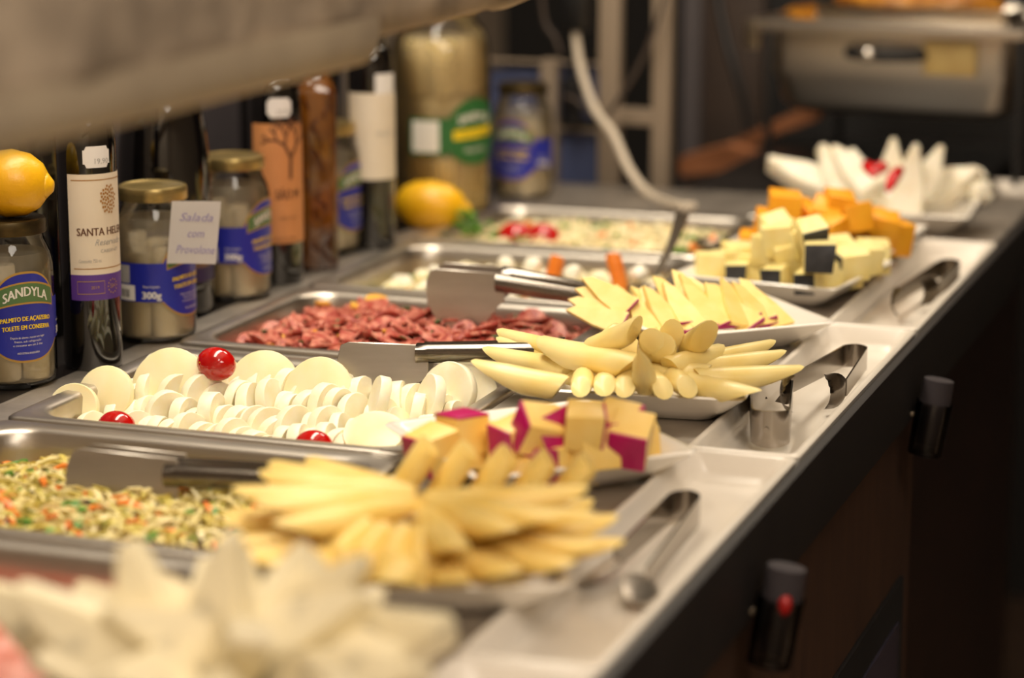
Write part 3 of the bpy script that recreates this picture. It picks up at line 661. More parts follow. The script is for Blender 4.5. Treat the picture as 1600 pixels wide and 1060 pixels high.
for i, (p, ax, s, wd) in enumerate([((-0.6956, 1.6507, 0.0040), (-.8, -.5, .3), 1.0, 'thick slice standing beside the tongs'), ((-0.6654, 1.6788, 0.0000), (-.7, -.6, .3), 1.05, 'slice standing beside the right wall'), ((-0.6583, 1.7010, 0.0020), (-.2, -.9, .3), 1.25, 'slice leaning flat on the right wall'), ((-0.6460, 1.7142, 0.0000), (.6, -.6, .5), 1.15, 'outermost slice at the right wall'),
                                    ((-0.6612, 1.7362, 0.0040), (.1, -.9, .3), 1.2, 'slice in the back right corner'), ((-0.6733, 1.6697, -0.0100), (-.9, -.3, .2), .9, 'slice below the right wall group'), ((-0.6717, 1.5849, -0.0060), (.1, -.45, .9), 1.25, 'large slice lying flat at the front right')]):
    o = obj('round_slice', jitter(disc(.0185*s, .0085, 28), .0006, 60, i), M['ivory'] if i < 6 else M['big_ivory'], None, angle=50); tag(o, 'round white ' + wd, 'slice', 'slices at the right end of the pan')
    z = Vector(ax).normalized(); x = z.orthogonal().normalized(); y = z.cross(x); mt = Matrix((x, y, z)).transposed().to_4x4(); mt.translation = Vector(p); o.matrix_world = mt

def ellipsoid(rx, ry, rz, seg=24):
    bm = bmesh.new(); bmesh.ops.create_uvsphere(bm, u_segments=seg, v_segments=seg//2 + 2, radius=1)
    for v in bm.verts: v.co = Vector((v.co.x*rx, v.co.y*ry, v.co.z*rz))
    return bm
def tomato(p, s, label, rot=(0, 0, 0)):
    t = thing('cherry_tomato', label, 'tomato', p, 0, 'cherry tomatoes'); t.rotation_euler = rot
    obj('fruit', ellipsoid(.0150*s, .0125*s, .0125*s), M['tomato'], t)
    obj('stem_scar', lathe([(.0006*s, .0002), (.0016*s, 0), (.0012*s, -.001)], 10), M['lemon'], t, loc=(-.0092*s, -.0090*s, .0022*s)).rotation_euler = (R(70), 0, R(-45))
tomato((-0.8328, 1.6554, 0.0200), 1.05, 'round red cherry tomato between the large cream slices', (0, R(8), 0))
tomato((-0.8717, 1.5659, -0.0120), 1.0, 'red tomato half showing at the left of the front row', (0, 0, 0))
tomato((-0.7068, 1.5558, -0.0100), 1.0, 'red tomato half showing at the front edge of the white slices', (0, 0, 0))
tomato((-0.8480, 2.3869, -0.0040), 1.35, 'left red tomato in the farthest pan', (0, 0, 0))
tomato((-0.8202, 2.3927, -0.0040), 1.30, 'right red tomato in the farthest pan', (0, 0, 0))

# ------------------------------------------------------------------ heaped fillings
def heap(y0, zc, ze, m, label, cat, name, amp=.004, sc=45.0, bumpf=None, nx=70, ny=54):
    hx, hy = (PX1 - PX0)/2 - .021, PD/2 - .021
    cx, cy = (PX0 + PX1)/2, y0 + PD/2
    bm = bmesh.new(); g = []
    for j in range(ny + 1):
        row = []
        for i in range(nx + 1):
            u, v = -1 + 2*i/nx, -1 + 2*j/ny
            e = (1 - u**4) * (1 - v**4)
            if abs(u) == 1 or abs(v) == 1: z = -.050
            else: z = ze + (zc - ze)*e**.7 + amp*noise.noise(Vector((u*hx*sc, v*hy*sc, y0))) + amp*.5*noise.noise(Vector((u*hx*sc*2.7, v*hy*sc*2.7, y0)))
            q = 1 - .04*(u*v)**2
            row.append(bm.verts.new((u*hx*q, v*hy*q, z)))
        g.append(row)
    for j in range(ny):
        for i in range(nx): bm.faces.new((g[j][i], g[j][i+1], g[j+1][i+1], g[j+1][i]))
    o = obj(name, bm, m, None, loc=(cx, cy, 0), angle=180); o['kind'] = 'stuff'; tag(o, label, cat)
    def zf(x, y):
        u, v = (x - cx)/hx, (y - cy)/hy; e = max(0, (1-u**4)*(1-v**4)); return ze + (zc - ze)*e**.7 + amp*noise.noise(Vector((u*hx*sc, v*hy*sc, y0)))
    return o, zf, (cx, cy, hx, hy)

def shreds(y0, zf, area_, n, mats, weights, label, cat, name, size=(.006, .018), wd=(.0012, .0022)):
    cx, cy, hx, hy = area_
    bm = bmesh.new()
    for k in range(n):
        x, y = cx + rnd.uniform(-.95, .95)*hx, cy + rnd.uniform(-.95, .95)*hy
        z = zf(x, y) + rnd.uniform(-.002, .006)
        mi = rnd.choices(range(len(mats)), weights)[0]
        l, w_ = rnd.uniform(*size), rnd.uniform(*wd)
        if isinstance(weights, list) and mats[mi] in (M['purple_veg'],): l = .006; w_ = .0032
        if mats[mi] is M['green_veg']: l *= .7; w_ *= 1.9
        if mats[mi] is M['orange_veg']: l *= 1.15; w_ *= 1.35
        a = rnd.uniform(0, 2*PI); d = Vector((math.cos(a), math.sin(a), rnd.uniform(-.35, .45))); d.normalize()
        s_ = Vector((-math.sin(a), math.cos(a), rnd.uniform(-.3, .3))).normalized(); n_ = d.cross(s_)
        c0 = Vector((x, y, z)); vv = []
        for t, cv in ((-.5, 0), (0, .12), (.5, 0)):
            for sa, sb in ((-1, -1), (1, -1), (1, 1), (-1, 1)):
                vv.append(bm.verts.new(c0 + d*l*t + n_*(l*cv) + s_*w_*sa*(.6 if t else 1) + n_*w_*.5*sb))
        for q in (0, 4):
            for i in range(4):
                f = bm.faces.new((vv[q+i], vv[q+(i+1) % 4], vv[q+4+(i+1) % 4], vv[q+4+i])); f.material_index = mi
        bm.faces.new(vv[0:4][::-1]).material_index = mi; bm.faces.new(vv[8:12]).material_index = mi
    o = obj(name, bm, mats, None, angle=60); o['kind'] = 'stuff'; tag(o, label, cat); return o

# slaw
M['slaw_pale'] = mat('pale_slaw', rgb(230, 212, 142), 0.4, 0, rgb(238, 224, 170), 60)
M['slaw_yellow'] = mat('yellow_slaw', rgb(216, 192, 92), 0.4, 0, rgb(200, 188, 96), 60)
o, zf, ar = heap(PANS[1], -.008, -.032, M['salad_base'], 'bed of pale shredded slaw in the second steel pan', 'salad', 'slaw_bed', .005)
shreds(PANS[1], zf, ar, 3000, [M['slaw_pale'], M['slaw_yellow'], M['orange_veg'], M['green_veg'], M['purple_veg']], [46, 42, 5, 5, 3], 'slaw shreds of cabbage, orange carrot, parsley and dark raisins', 'salad', 'slaw_shreds', size=(.007, .020), wd=(.0011, .0019))
# pink meat, nearest pan
o, zf, ar = heap(PANS[0], -.010, -.026, M['pink_food'], 'pink shredded meat in the closest steel pan', 'meat', 'pink_meat', .006)
# sausage
o, zf, ar = heap(PANS[3], -.004, -.030, M['spice'], 'seasoned bed of minced trimmings under the sausage slices', 'meat', 'sausage_bed', .004)
SS = []
for i in range(5):
    bm = disc(.0165, .0024, 18)
    for v in bm.verts: v.co.z += .0022*math.sin(v.co.x*150 + i*2) + .0016*math.cos(v.co.y*170 + i)
    s = obj('sausage_slice', jitter(bm, .0012, 90, i*3), M['sausage'] if i % 3 else M['sausage_dark'], None, angle=50); tag(s, 'sausage slice', 'sausage', 'red sausage slices'); SS.append(s)
seen = [0]*5
cx, cy, hx, hy = ar
for k in range(260):
    u, v = rnd.uniform(-.97, .97), rnd.uniform(-.97, .97); x, y = cx + u*hx, cy + v*hy
    z = zf(x, y) + rnd.uniform(.000, .008); i = rnd.randint(0, 4)
    rot = (R(rnd.gauss(6, 17)), R(rnd.gauss(0, 17)), rnd.uniform(0, 6)); sc_ = rnd.uniform(.6, 1.1)
    lab = 'red speckled sausage slice at the %s of the sausage pan' % where(u*.1, v*.1, .034)
    if not seen[i]: seen[i] = 1; SS[i].location = (x, y, z); SS[i].rotation_euler = rot; SS[i]['label'] = lab
    else: dup(SS[i], (x, y, z), rot, label=lab, scale=sc_)
shreds(PANS[3], lambda x, y: zf(x, y) + .006, ar, 420, [M['onion'], M['herb'], M['sausage_dark'], M['sausage']], [8, 14, 40, 40], 'fine scraps of sausage, onion and herbs scattered over the slices', 'seasoning', 'sausage_scraps', size=(.003, .010), wd=(.001, .0022))
ON = None
for i, p in enumerate([(-0.8459, 1.8791, -0.0120), (-0.8407, 1.8876, -0.0100), (-0.8285, 1.8913, -0.0110), (-0.8888, 1.9825, -0.0060), (-0.8465, 2.0055, -0.0040), (-0.7956, 1.9228, -0.0060), (-0.8525, 1.9783, -0.0050), (-0.7978, 2.0433, -0.0020)]):
    bm = disc(.008 + .002*(i % 3), .0035, 12); jitter(bm, .002, 140, i)
    q = tag(obj('onion_piece', bm, M['onion'], None, loc=Vector(p) + Vector((0, 0, .006))), 'golden onion piece lying %s among the red sausage slices' % where(p[0] + .775, p[1] - 1.91), 'onion', 'golden onion pieces'); q.rotation_euler = (R(rnd.uniform(-40, 40)), R(rnd.uniform(-30, 30)), rnd.uniform(0, 3))
# mixed vegetables
o, zf, ar = heap(PANS[4], -.016, -.034, M['salad_base'], 'creamy dressing bed under the mixed vegetables', 'salad', 'vegetable_bed', .005)
shreds(PANS[4], zf, ar, 500, [M['cream_veg'], M['yellow_veg'], M['green_veg'], M['orange_veg']], [40, 30, 16, 8], 'small scraps of pale and green vegetables in dressing', 'salad', 'vegetable_scraps', size=(.005, .012), wd=(.0015, .003))
VS = []
for i in range(4):
    bm = bmesh.new(); bmesh.ops.create_icosphere(bm, subdivisions=3, radius=.012); jitter(bm, .0045, 90, i*2); jitter(bm, .002, 220, i)
    VS.append(tag(obj('cauliflower_floret', bm, M['egg'] if i % 2 else M['cream_veg'], None), 'pale vegetable floret', 'vegetable', 'pale vegetable florets'))
seen = [0]*4; cx, cy, hx, hy = ar
for k in range(74):
    u, v = rnd.uniform(-.92, .92), rnd.uniform(-.9, .9); x, y = cx + u*hx, cy + v*hy; i = rnd.randint(0, 3)
    lab = 'pale vegetable chunk at the %s of the vegetable pan' % where(u*.1, v*.1, .034); p = (x, y, zf(x, y) + rnd.uniform(.002, .007)); rot = (rnd.uniform(0, 6), rnd.uniform(0, 6), 0); s = rnd.uniform(.5, .9)
    if not seen[i]: seen[i] = 1; VS[i].location = p; VS[i]['label'] = lab
    else: dup(VS[i], p, rot, label=lab, scale=s)
for i, (p, wd, d) in enumerate([((-0.7403, 2.1940, 0.0020), 'orange carrot piece at the middle of the vegetable pan', (.2, .1, .9)), ((-0.6760, 2.1920, 0.0040), 'tall orange carrot piece standing by the dark spoon', (-.3, .1, .95)), ((-0.6456, 2.3872, -0.0000), 'orange carrot piece behind the dark spoon', (.5, .1, .2))]):
    d = Vector(d).normalized()*(.014 if i != 1 else .018)
    stick(Vector(p) - d, Vector(p) + d, .0075, .3, .4, M['orange_veg'], wd, 'orange carrot pieces', name='carrot_piece', cat='carrot')
for i, p in enumerate([(-0.7161, 2.1777, 0.0040), (-0.6601, 2.2088, 0.0020), (-0.7875, 2.1870, 0.0040), (-0.7652, 2.2020, 0.0040)]):
    bm = bmesh.new(); bmesh.ops.create_icosphere(bm, subdivisions=3, radius=.009); jitter(bm, .003, 90, i*5)
    tag(obj('egg_piece', bm, M['egg'], None, loc=p), 'bright white lump %s in the vegetable pan' % ['beside the middle carrot', 'beside the dark spoon', 'left of the middle carrot', 'between the carrot and steel tongs'][i], 'vegetable', 'bright white lumps')
# farthest pan
o, zf, ar = heap(PANS[5], -.004, -.026, M['potato'], 'creamy pale salad in the farthest steel pan', 'salad', 'creamy_salad', .006)
shreds(PANS[5], zf, ar, 900, [M['potato'], M['cream_veg'], M['green_veg'], M['orange_veg']], [55, 35, 9, 2], 'pale flakes and green specks on the creamy salad', 'salad', 'salad_flakes', size=(.005, .012), wd=(.0015, .0035))
pb = thing('parsley_sprig', 'green parsley sprig left of the two red tomatoes', 'parsley', (-0.8941, 2.3876, 0.0000))
for i in range(22):
    a = rnd.uniform(0, 2*PI); rr = rnd.uniform(.002, .022)
    bm = bmesh.new(); bmesh.ops.create_icosphere(bm, subdivisions=1, radius=.006)
    for v in bm.verts: v.co.z *= .3
    lf = obj('leaf', jitter(bm, .0025, 160, i), M['green_veg'], pb, loc=(math.cos(a)*rr*1.2, math.sin(a)*rr*.6, rnd.uniform(-.006, .010) + (.012 if math.cos(a) < -.5 else 0)))
    lf.rotation_euler = (rnd.uniform(-1, 1), rnd.uniform(-1, 1), rnd.uniform(0, 6))
obj('stem', tube([(0, 0, -.006), (.012, 0, -.004), (.024, .002, -.005)], .0012, 6), M['green_veg'], pb)

# ------------------------------------------------------------------ serving tools
def strip(path, heights, th=.0012, teeth=0):
    """metal band: path points, (z below, z above) at every point"""
    pts = [Vector(p) for p in path]; bm = bmesh.new(); L_ = []
    for i, p in enumerate(pts):
        t = (pts[min(i+1, len(pts)-1)] - pts[max(i-1, 0)]); t.z = 0; t.normalize(); s = Vector((-t.y, t.x, 0))*th/2
        lo, hi = heights[i]
        L_.append([p + s + Vector((0, 0, lo)), p + s + Vector((0, 0, hi)), p - s + Vector((0, 0, hi)), p - s + Vector((0, 0, lo))])
    return loops(bm, L_)

def claw(base, d, inward, h, m, parent, n=6):
    """scalloped scoop at the end of an arm: base point, direction along the arm, inward side"""
    d = Vector(d).normalized(); s = Vector(inward).normalized(); bm = bmesh.new(); L_ = []
    for i in range(7):
        t = i / 6; row = []
        for j in range(2*n + 1):
            q = j/(2*n)*2 - 1
            hh = h*(.45 + .55*math.sin(min(1, t*1.4)*PI/2))
            tooth = (.0035 if j % 2 else -.001) if i == 6 else 0
            row.append(Vector(base) + d*(t*.026*(1 - .25*q*q) + tooth) + Vector((0, 0, q*hh)) + s*(.010*t*t + .006*q*q*t))
        L_.append(row)
    loops(bm, L_, False, False, closed=False)
    bmesh.ops.solidify(bm, geom=bm.faces[:], thickness=.0009)
    return obj('claw', bm, m, parent, angle=60)

def tongs(label, bend, a, b, hz, m, clawed=True, spoon=False, zc=None, group='serving tongs in the front trays', rad=.012, ch=None):
    """bent band tongs lying on edge: bend point and the two head points (world)"""
    bend, a, b = Vector(bend), Vector(a), Vector(b); base = Vector((bend.x, bend.y, bend.z))
    t = thing('serving_tongs', label, 'tongs', base, 0, group)
    A, B = a - base, b - base
    da, db = A.normalized(), B.normalized(); ax = (da + db).normalized(); sd = Vector((-ax.y, ax.x, 0)).normalized()
    sa = 1 if A.dot(sd) > B.dot(sd) else -1
    pts, hs = [], []
    for k in range(9): pts.append(A.lerp(sd*sa*rad + ax*rad, k/8))
    for k in range(1, 8):
        q = PI*k/8; pts.append(ax*rad*(1 - math.sin(q)) + sd*sa*rad*math.cos(q))
    for k in range(9): pts.append((-sd*sa*rad + ax*rad).lerp(B, k/8))
    for i in range(len(pts)):
        f = abs(i - 12)/12; g = hz*(1.15 - .35*f); hs.append((-g, g))
    obj('band', strip(pts, hs, .0014), m, t, angle=40)
    for P, D, s in ((A, da, -sa), (B, db, sa)):
        if clawed: claw(P, D, sd*s, ch or hz*1.9, m, t)
        elif spoon:
            bm = ellipsoid(.024, .0125, .0026); sp = obj('spoon_head', bm, M['steel'], t, loc=P + D*.018); sp.rotation_euler = (R(28)*s, 0, math.atan2(D.y, D.x))
    obj('bend_rivet', lathe([(.001, .0006), (.0022, 0), (.0022, -.0004)], 10), m, t, loc=sd*sa*rad*.2 - ax*.0009).rotation_euler = (R(90), 0, math.atan2(ax.y, ax.x) + PI/2)
    return t
tongs('steel tongs with toothed claws lying in the tray right of the cheese sticks', (-0.3890, 1.9197, 0.0040), (-0.4072, 1.7379, 0.0160), (-0.3734, 1.8073, 0.0040), .0085, M['tongsteel'], rad=.010, ch=.014)
tongs('dark steel tongs with claws in the tray beside the black rind cubes', (-0.3817, 2.3249, 0.0040), (-0.4068, 2.1640, 0.0040), (-0.3754, 2.2195, 0.0040), .0085, M['oldsteel'], rad=.010, ch=.013)
tongs('blurred steel spoon tongs in the tray beside the magenta rind cubes', (-0.4042, 1.4691, 0.0000), (-0.4177, 1.3533, -0.0040), (-0.3909, 1.3311, -0.0060), .009, M['tongsteel'], clawed=False, spoon=True, rad=.010)
tongs('polished steel tongs with bend toward the camera beside the cheese sticks', (-0.3974, 1.6614, 0.0040), (-0.4407, 1.7744, 0.0060), (-0.4028, 1.7528, 0.0100), .012, M['tongsteel'], rad=.0135, ch=.013)

def spatula_tongs(label, org, top_l, top_r, blade, th, m, gap, handle_len, slope):
    """salad tongs: two broad blades standing on edge with channel handles joined at the far end"""
    t = thing('salad_tongs', label, 'tongs', org, 0, 'salad tongs lying in the pans')
    for i, (dy, dz, k) in enumerate(((0, 0, 1.0), (gap, .004, .96))):
        bm = prism([(x*k, z*k + dz) for x, z in blade], th)
        for v in bm.verts: v.co.y += dy + .10*v.co.x*v.co.x*(1 if i == 0 else -1)*3
        bmesh.ops.bevel(bm, geom=[e for e in bm.edges if e.calc_length() > .001], offset=.0004, segments=1, affect='EDGES')
        bl = obj('blade', bm, M['blade'], t, angle=35)
        # half round channel handle
        hb_ = bmesh.new(); L_ = []
        for s_ in range(13):
            q = s_/12; x = top_r[0] + handle_len*q; zc_ = top_r[1] + dz + slope*handle_len*q; rr = .0080*(1 - .15*q); yy = dy*(1 - q*q)
            L_.append([(x, yy - rr*math.sin(a)*1.0 + .002, zc_ - .008 + rr*math.cos(a)*1.0) for a in [R(-20 + 200*j/10) for j in range(11)]])
        loops(hb_, L_, False, False, closed=False); bmesh.ops.solidify(hb_, geom=hb_.faces[:], thickness=.0009)
        obj('handle', hb_, m, t, angle=60)
    return t
BL = [(-.034, .020), (-.036, .010), (-.035, -.004), (-.030, -.014), (-.018, -.022), (-.004, -.027), (.006, -.028), (.016, -.024), (.022, -.014), (.027, -.007), (.036, -.004), (.036, .014), (.034, .022), (-.028, .0225)]
t = spatula_tongs('steel salad tongs with rounded blade resting over the white slices', (-0.7134, 1.7000, 0.0130), None, (.026, .024), BL, .0012, M['tongsteel'], .030, .115, .05)
t.rotation_euler = (R(-18), 0, R(10))
BL2 = [(-.032, .020), (-.035, .010), (-.034, -.008), (-.026, -.022), (-.012, -.030), (.004, -.034), (.014, -.030), (.022, -.016), (.028, -.008), (.034, -.004), (.034, .012), (.032, .020), (-.027, .022)]
t = spatula_tongs('steel salad tongs with blades pressed into the red sausage slices', (-0.7293, 1.9250, 0.0298), None, (.026, .020), BL2, .0012, M['tongsteel'], .030, .105, -.12)
t.rotation_euler = (R(-6), 0, R(8))
BL3 = [(-.036, .022), (-.040, .012), (-.040, -.014), (-.034, -.026), (-.016, -.034), (.006, -.034), (.020, -.026), (.028, -.010), (.040, -.006), (.040, .012), (.038, .021), (-.030, .024)]
t = spatula_tongs('blurred steel salad tongs with broad blade standing in the slaw', (-0.7688, 1.3850, -0.0003), None, (.030, .018), BL3, .0012, M['tongsteel'], .020, .105, .02)
t.rotation_euler = (R(-14), 0, R(6))

def spoon(label, p0, p1, m, bowl=True):
    p0, p1 = Vector(p0), Vector(p1); t = thing('serving_spoon', label, 'spoon', p0, 0, 'serving spoons in the far pans')
    d = p1 - p0; n = 10; s = Vector((d.y, -d.x, 0)).normalized(); bm = bmesh.new(); L_ = []
    nrm = d.normalized().cross(s).normalized()
    for i in range(n + 1):
        q = i/n; w_ = .0035 + .0045*q*q; p = d*q + nrm*.004*math.sin(q*PI)
        L_.append([p + s*w_ + nrm*.0008, p - s*w_ + nrm*.0008, p - s*w_ - nrm*.0008, p + s*w_ - nrm*.0008])
    loops(bm, L_); obj('handle', bm, m, t, angle=30)
    if bowl:
        bm = lathe([(.0005, -.006), (.010, -.0048), (.016, -.001), (.0175, .0025), (.0168, .003), (.0150, -.0002), (.0095, -.0035), (.0005, -.0048)], 20)
        for v in bm.verts: v.co.x *= 1.35
        b = obj('bowl', bm, m, t, loc=-d.normalized()*.016 + Vector((0, 0, .001))); b.rotation_euler = (0, 0, math.atan2(d.y, d.x))
spoon('dark handled spoon standing up in the vegetable pan', (-0.6397, 2.1913, 0.0040), (-0.6238, 2.2300, 0.0583), M['oldsteel'])
spoon('steel spoon lying across the edge of the farthest pan', (-0.6305, 2.3806, 0.0060), (-0.6310, 2.6200, 0.0032), M['oldsteel'])

# ------------------------------------------------------------------ jars of palm hearts
def face_az(p): return math.atan2(-p[1], -p[0])      # azimuth from the object toward the aisle end
JR, JH = .0335, .136
def lobe_profile(t, lo, hi, arch):      # rounded bell outline for the middle of a label
    q = abs(2*t - 1); return arch * (1 - q**2.6)
def jar(label, p, az, lid, sc=1.0, words=True, wing=True):
    t = thing('palm_heart_jar', label, 'jar', p, 0, 'glass jars of palm hearts on the ledge'); t.scale = (sc,)*3
    r = JR
    body = [(.012, .0), (r*.88, .0005), (r*.97, .004), (r, .010), (r, .088), (r*.985, .096), (r*.93, .104), (r*.84, .111), (r*.79, .115), (r*.78, .121)]
    obj('glass_body', lathe(body, 44, False), M['glass'], t, angle=60)
    obj('brine', lathe([(r*.90, .005), (r*.93, .010), (r*.93, .086), (r*.90, .096), (r*.80, .104)], 32), M['brine'], t)
    lidb = lathe([(r*.80, .1185), (r*.865, .119), (r*.875, .1205), (r*.865, .1225), (r*.87, .1235), (r*.87, .1275), (r*.845, .1297), (r*.78, .1305), (r*.74, .1297), (r*.3, .1299)], 44)
    obj('lid', lidb, lid, t, angle=35)
    for k in range(6):
        a = az + R(36) + k*2*PI/5; rr = r*.585 if k < 5 else 0
        ht = .080 + .008*((k*7) % 3 - 1)
        obj('palm_heart', lathe([(.0098, .006), (.0108, .009), (.0112, ht*.5), (.0108, ht), (.0098, ht + .002)] if k < 5 else [(.006, .006), (.0075, .05), (.006, .07)], 16), M['palm'], t, loc=(rr*math.cos(a), rr*math.sin(a), 0))
    # printed label with a bell shaped middle and side wings
    h = R(52)
    lbl = cyl_patch(r + .0004, az - h, az + h, lambda q: .0385 - lobe_profile(q, 0, 0, .0150), lambda q: .0640 + lobe_profile(q, 0, 0, .0270), 36)
    gb = cyl_patch(r + .0002, az - h*1.03, az + h*1.03, lambda q: .0375 - lobe_profile(q, 0, 0, .0158), lambda q: .0650 + lobe_profile(q, 0, 0, .0278), 36)
    if wing:
        cyl_patch(r + .0003, az - R(165), az - h*.9, .0365, .0690, 30, lbl); cyl_patch(r + .0003, az + h*.9, az + R(165), .0365, .0690, 30, lbl)
    lo = obj('paper_label', lbl, M['blue_label'], t, angle=80); lo['label'] = 'blue printed label with bell shaped middle'
    obj('gold_border', gb, M['gold_print'], lo)
    bn = cyl_patch(r + .0006, az - R(42), az + R(42), lambda q: .0645 + .0045*(1 - (2*q-1)**2), lambda q: .0765 + .0070*(1 - (2*q-1)**2), 26)
    obj('green_banner', bn, M['green_print'], lo)
    gd = cyl_patch(r + .0005, az - R(43.5), az + R(43.5), lambda q: .0630 + .0045*(1 - (2*q-1)**2), lambda q: .0778 + .0070*(1 - (2*q-1)**2), 26)
    obj('banner_edge', gd, M['gold_print'], lo)
    obj('name_lettering', bend_text(bmesh.new(), 'SANDYLA', .0105, r + .0008, az, .0712, arch=.0058, width=.037, bold=.0003), M['white_print'], lo, False)
    y = bend_text(bmesh.new(), 'PALMITO DE AÇAIZEIRO', .0050, r + .0008, az, .0545, width=.042, arch=.0016, bold=.0002)
    bend_text(y, 'TOLETE EM CONSERVA', .0050, r + .0008, az, .0480, width=.040, arch=.0014, bold=.0002)
    obj('yellow_lettering', y, M['yellow_print'], lo, False)
    if words:
        wt = bmesh.new()
        for k, s in enumerate(('Depois de aberto, manter em lugar', 'fresco, sob refrigeração', 'e consumir em até 3 dias')): bend_text(wt, s, .0024, r + .0008, az, .0415 - k*.0030, width=(.028, .022, .024)[k])
        bend_text(wt, 'INDÚSTRIA BRASILEIRA', .0022, r + .0008, az, .0292, width=.018)
        bend_text(wt, '300g', .0085, r + .0008, az - R(66), .0420, bold=.0003); bend_text(wt, '300g', .0085, r + .0008, az + R(66), .0420, bold=.0003)
        bend_text(wt, 'Peso líquido', .0028, r + .0008, az - R(66), .0495); bend_text(wt, 'Peso líquido', .0028, r + .0008, az + R(66), .0495)
        obj('white_lettering', wt, M['white_print'], lo, False)
        sv = cyl_patch(r + .0006, az - R(140), az - R(98), .0520, .0670, 12); obj('nutrition_panel', sv, M['silver_print'], lo)
        bc = cyl_patch(r + .0006, az - R(140), az - R(90), .0375, .0505, 12); b_ = obj('barcode_panel', bc, M['white_print'], lo)
        br = bmesh.new()
        for k in range(20):
            a = az - R(126) + R(26)*k/19; cyl_patch(r + .0008, a, a + R(rnd.choice((.4, .7, .9))), .0400, .0465, 1, br)
        obj('barcode', br, M['black_print'], lo)
    return t
LZ = .0002
def behind(q, r): return (q[0] - r*.47, q[1] + r*.883)      # centre of a round base whose nearest point is q
J = [('glass jar of palm hearts with a dark lid, under the lemon', (-0.9773, 1.5959, 0.0000), 20, M['lid_dark']), ('glass jar of palm hearts with a paper note on it', (-0.9493, 1.7794, 0.0000), 60, M['lid']), ('glass jar of palm hearts right of the paper note', (-0.9644, 1.9611, 0.0000), 64, M['lid']),
     ('glass jar of palm hearts between the amber bottle and white labelled bottle', (-0.9799, 2.2066, 0.0000), 60, M['lid']), ('glass jar of palm hearts standing right of the very large jar', (-0.9093, 2.5983, 0.0000), -24, M['lid_dark'])]
J = [(a_, behind(q_, .0335), c_, d_) for a_, q_, c_, d_ in J]
for lab, (x, y), da, ld in J:
    jar(lab, (x, y, LZ), face_az((x, y)) + R(da), ld, 1.0)

# big jar
bx, by = behind((-0.9492, 2.4497, 0.0000), .0555)
bj = thing('large_palm_heart_jar', 'very large glass jar of palm hearts with a green label', 'jar', (bx, by, LZ))
r = .0555
obj('glass_body', lathe([(.02, 0), (r*.95, .001), (r, .008), (r, .165), (r*.97, .182), (r*.86, .200), (r*.70, .212), (r*.66, .216), (r*.66, .224)], 48, False), M['glass'], bj)
obj('brine', lathe([(r*.92, .006), (r*.94, .012), (r*.94, .165), (r*.90, .182), (r*.78, .198)], 36), M['brine'], bj)
obj('lid', lathe([(r*.69, .218), (r*.74, .220), (r*.74, .236), (r*.70, .239), (.01, .239)], 40), M['lid'], bj)
for lv in range(3):
    for k in range(6):
        a = k*PI/3 + lv*.5; 
        ph = obj('palm_heart', jitter(lathe([(.0180, .0), (.0205, .006), (.0212, .030), (.0205, .056), (.0180, .060)], 18), .0012, 40, k+lv), M['big_palm'], bj, loc=(math.cos(a)*r*.555, math.sin(a)*r*.555, .008 + lv*.062)); ph.rotation_euler = (rnd.uniform(-.08, .08), rnd.uniform(-.08, .08), 0)
az = face_az((bx, by))
gl = cyl_patch(r + .0004, az - R(36), az + R(8), .070, .110, 14); cyl_patch(r + .0005, az + R(4), az + R(82), lambda q: .080 - lobe_profile(q, 0, 0, .022), lambda q: .100 + lobe_profile(q, 0, 0, .030), 30, gl)
gl = obj('paper_label', gl, M['green_label'], bj, angle=80)
obj('white_panel', cyl_patch(r + .0008, az - R(33), az - R(2), .073, .107, 10), M['white_print'], gl)
obj('yellow_band', cyl_patch(r + .0009, az + R(14), az + R(70), lambda q: .086 + .003*q, lambda q: .096 + .003*q, 14), M['yellow_print'], gl)
g2 = bend_text(bmesh.new(), 'SANDYLA', .012, r + .0011, az + R(42), .106, width=.044, bold=.0004, arch=.004); obj('name_lettering', g2, M['white_print'], gl, False); obj('white_lettering', bend_text(bmesh.new(), 'PALMITO', .007, r + .0011, az + R(42), .074, width=.028), M['white_print'], gl, False)
obj('dark_lettering', bend_text(bmesh.new(), 'PALMITO PUPUNHA', .006, r + .0011, az + R(42), .0915, width=.044), M['green_label'], gl, False)

# ------------------------------------------------------------------ wine and oil bottles
def bottle(label, p, r, hs, H_, name='wine_bottle', m=None, seg=44, neck=.0135, group=None, sh=.030):
    t = thing(name, label, 'bottle', p, 0, group)
    pr = [(r*.3, .004), (r*.6, .001), (r*.93, 0), (r, .005), (r, hs)]
    for k in range(1, 9):
        q = k/8; pr.append((neck + (r - neck)*math.cos(q*PI/2)**.8 if q < 1 else neck, hs + sh*math.sin(q*PI/2)))
    pr += [(neck*.95, H_ - .02), (neck*1.12, H_ - .018), (neck*1.12, H_ - .004), (neck*.9, H_)]
    obj('glass_body', lathe(pr, seg), m or M['wine_glass'], t, angle=60); return t

def sticker(t, r, az, z0, z1, half, text, m=None):
    s = obj('price_sticker', cyl_patch(r + .0005, az - half, az + half, lambda q: z0 + .003*(q < .12 or q > .88), lambda q: z1 - .003*(q < .12 or q > .88), 16), m or M['paper'], t)
    obj('price_lettering', bend_text(bmesh.new(), text, .0060, r + .0008, az + half*.3, z0 + .005), M['silver_print'], s, False)

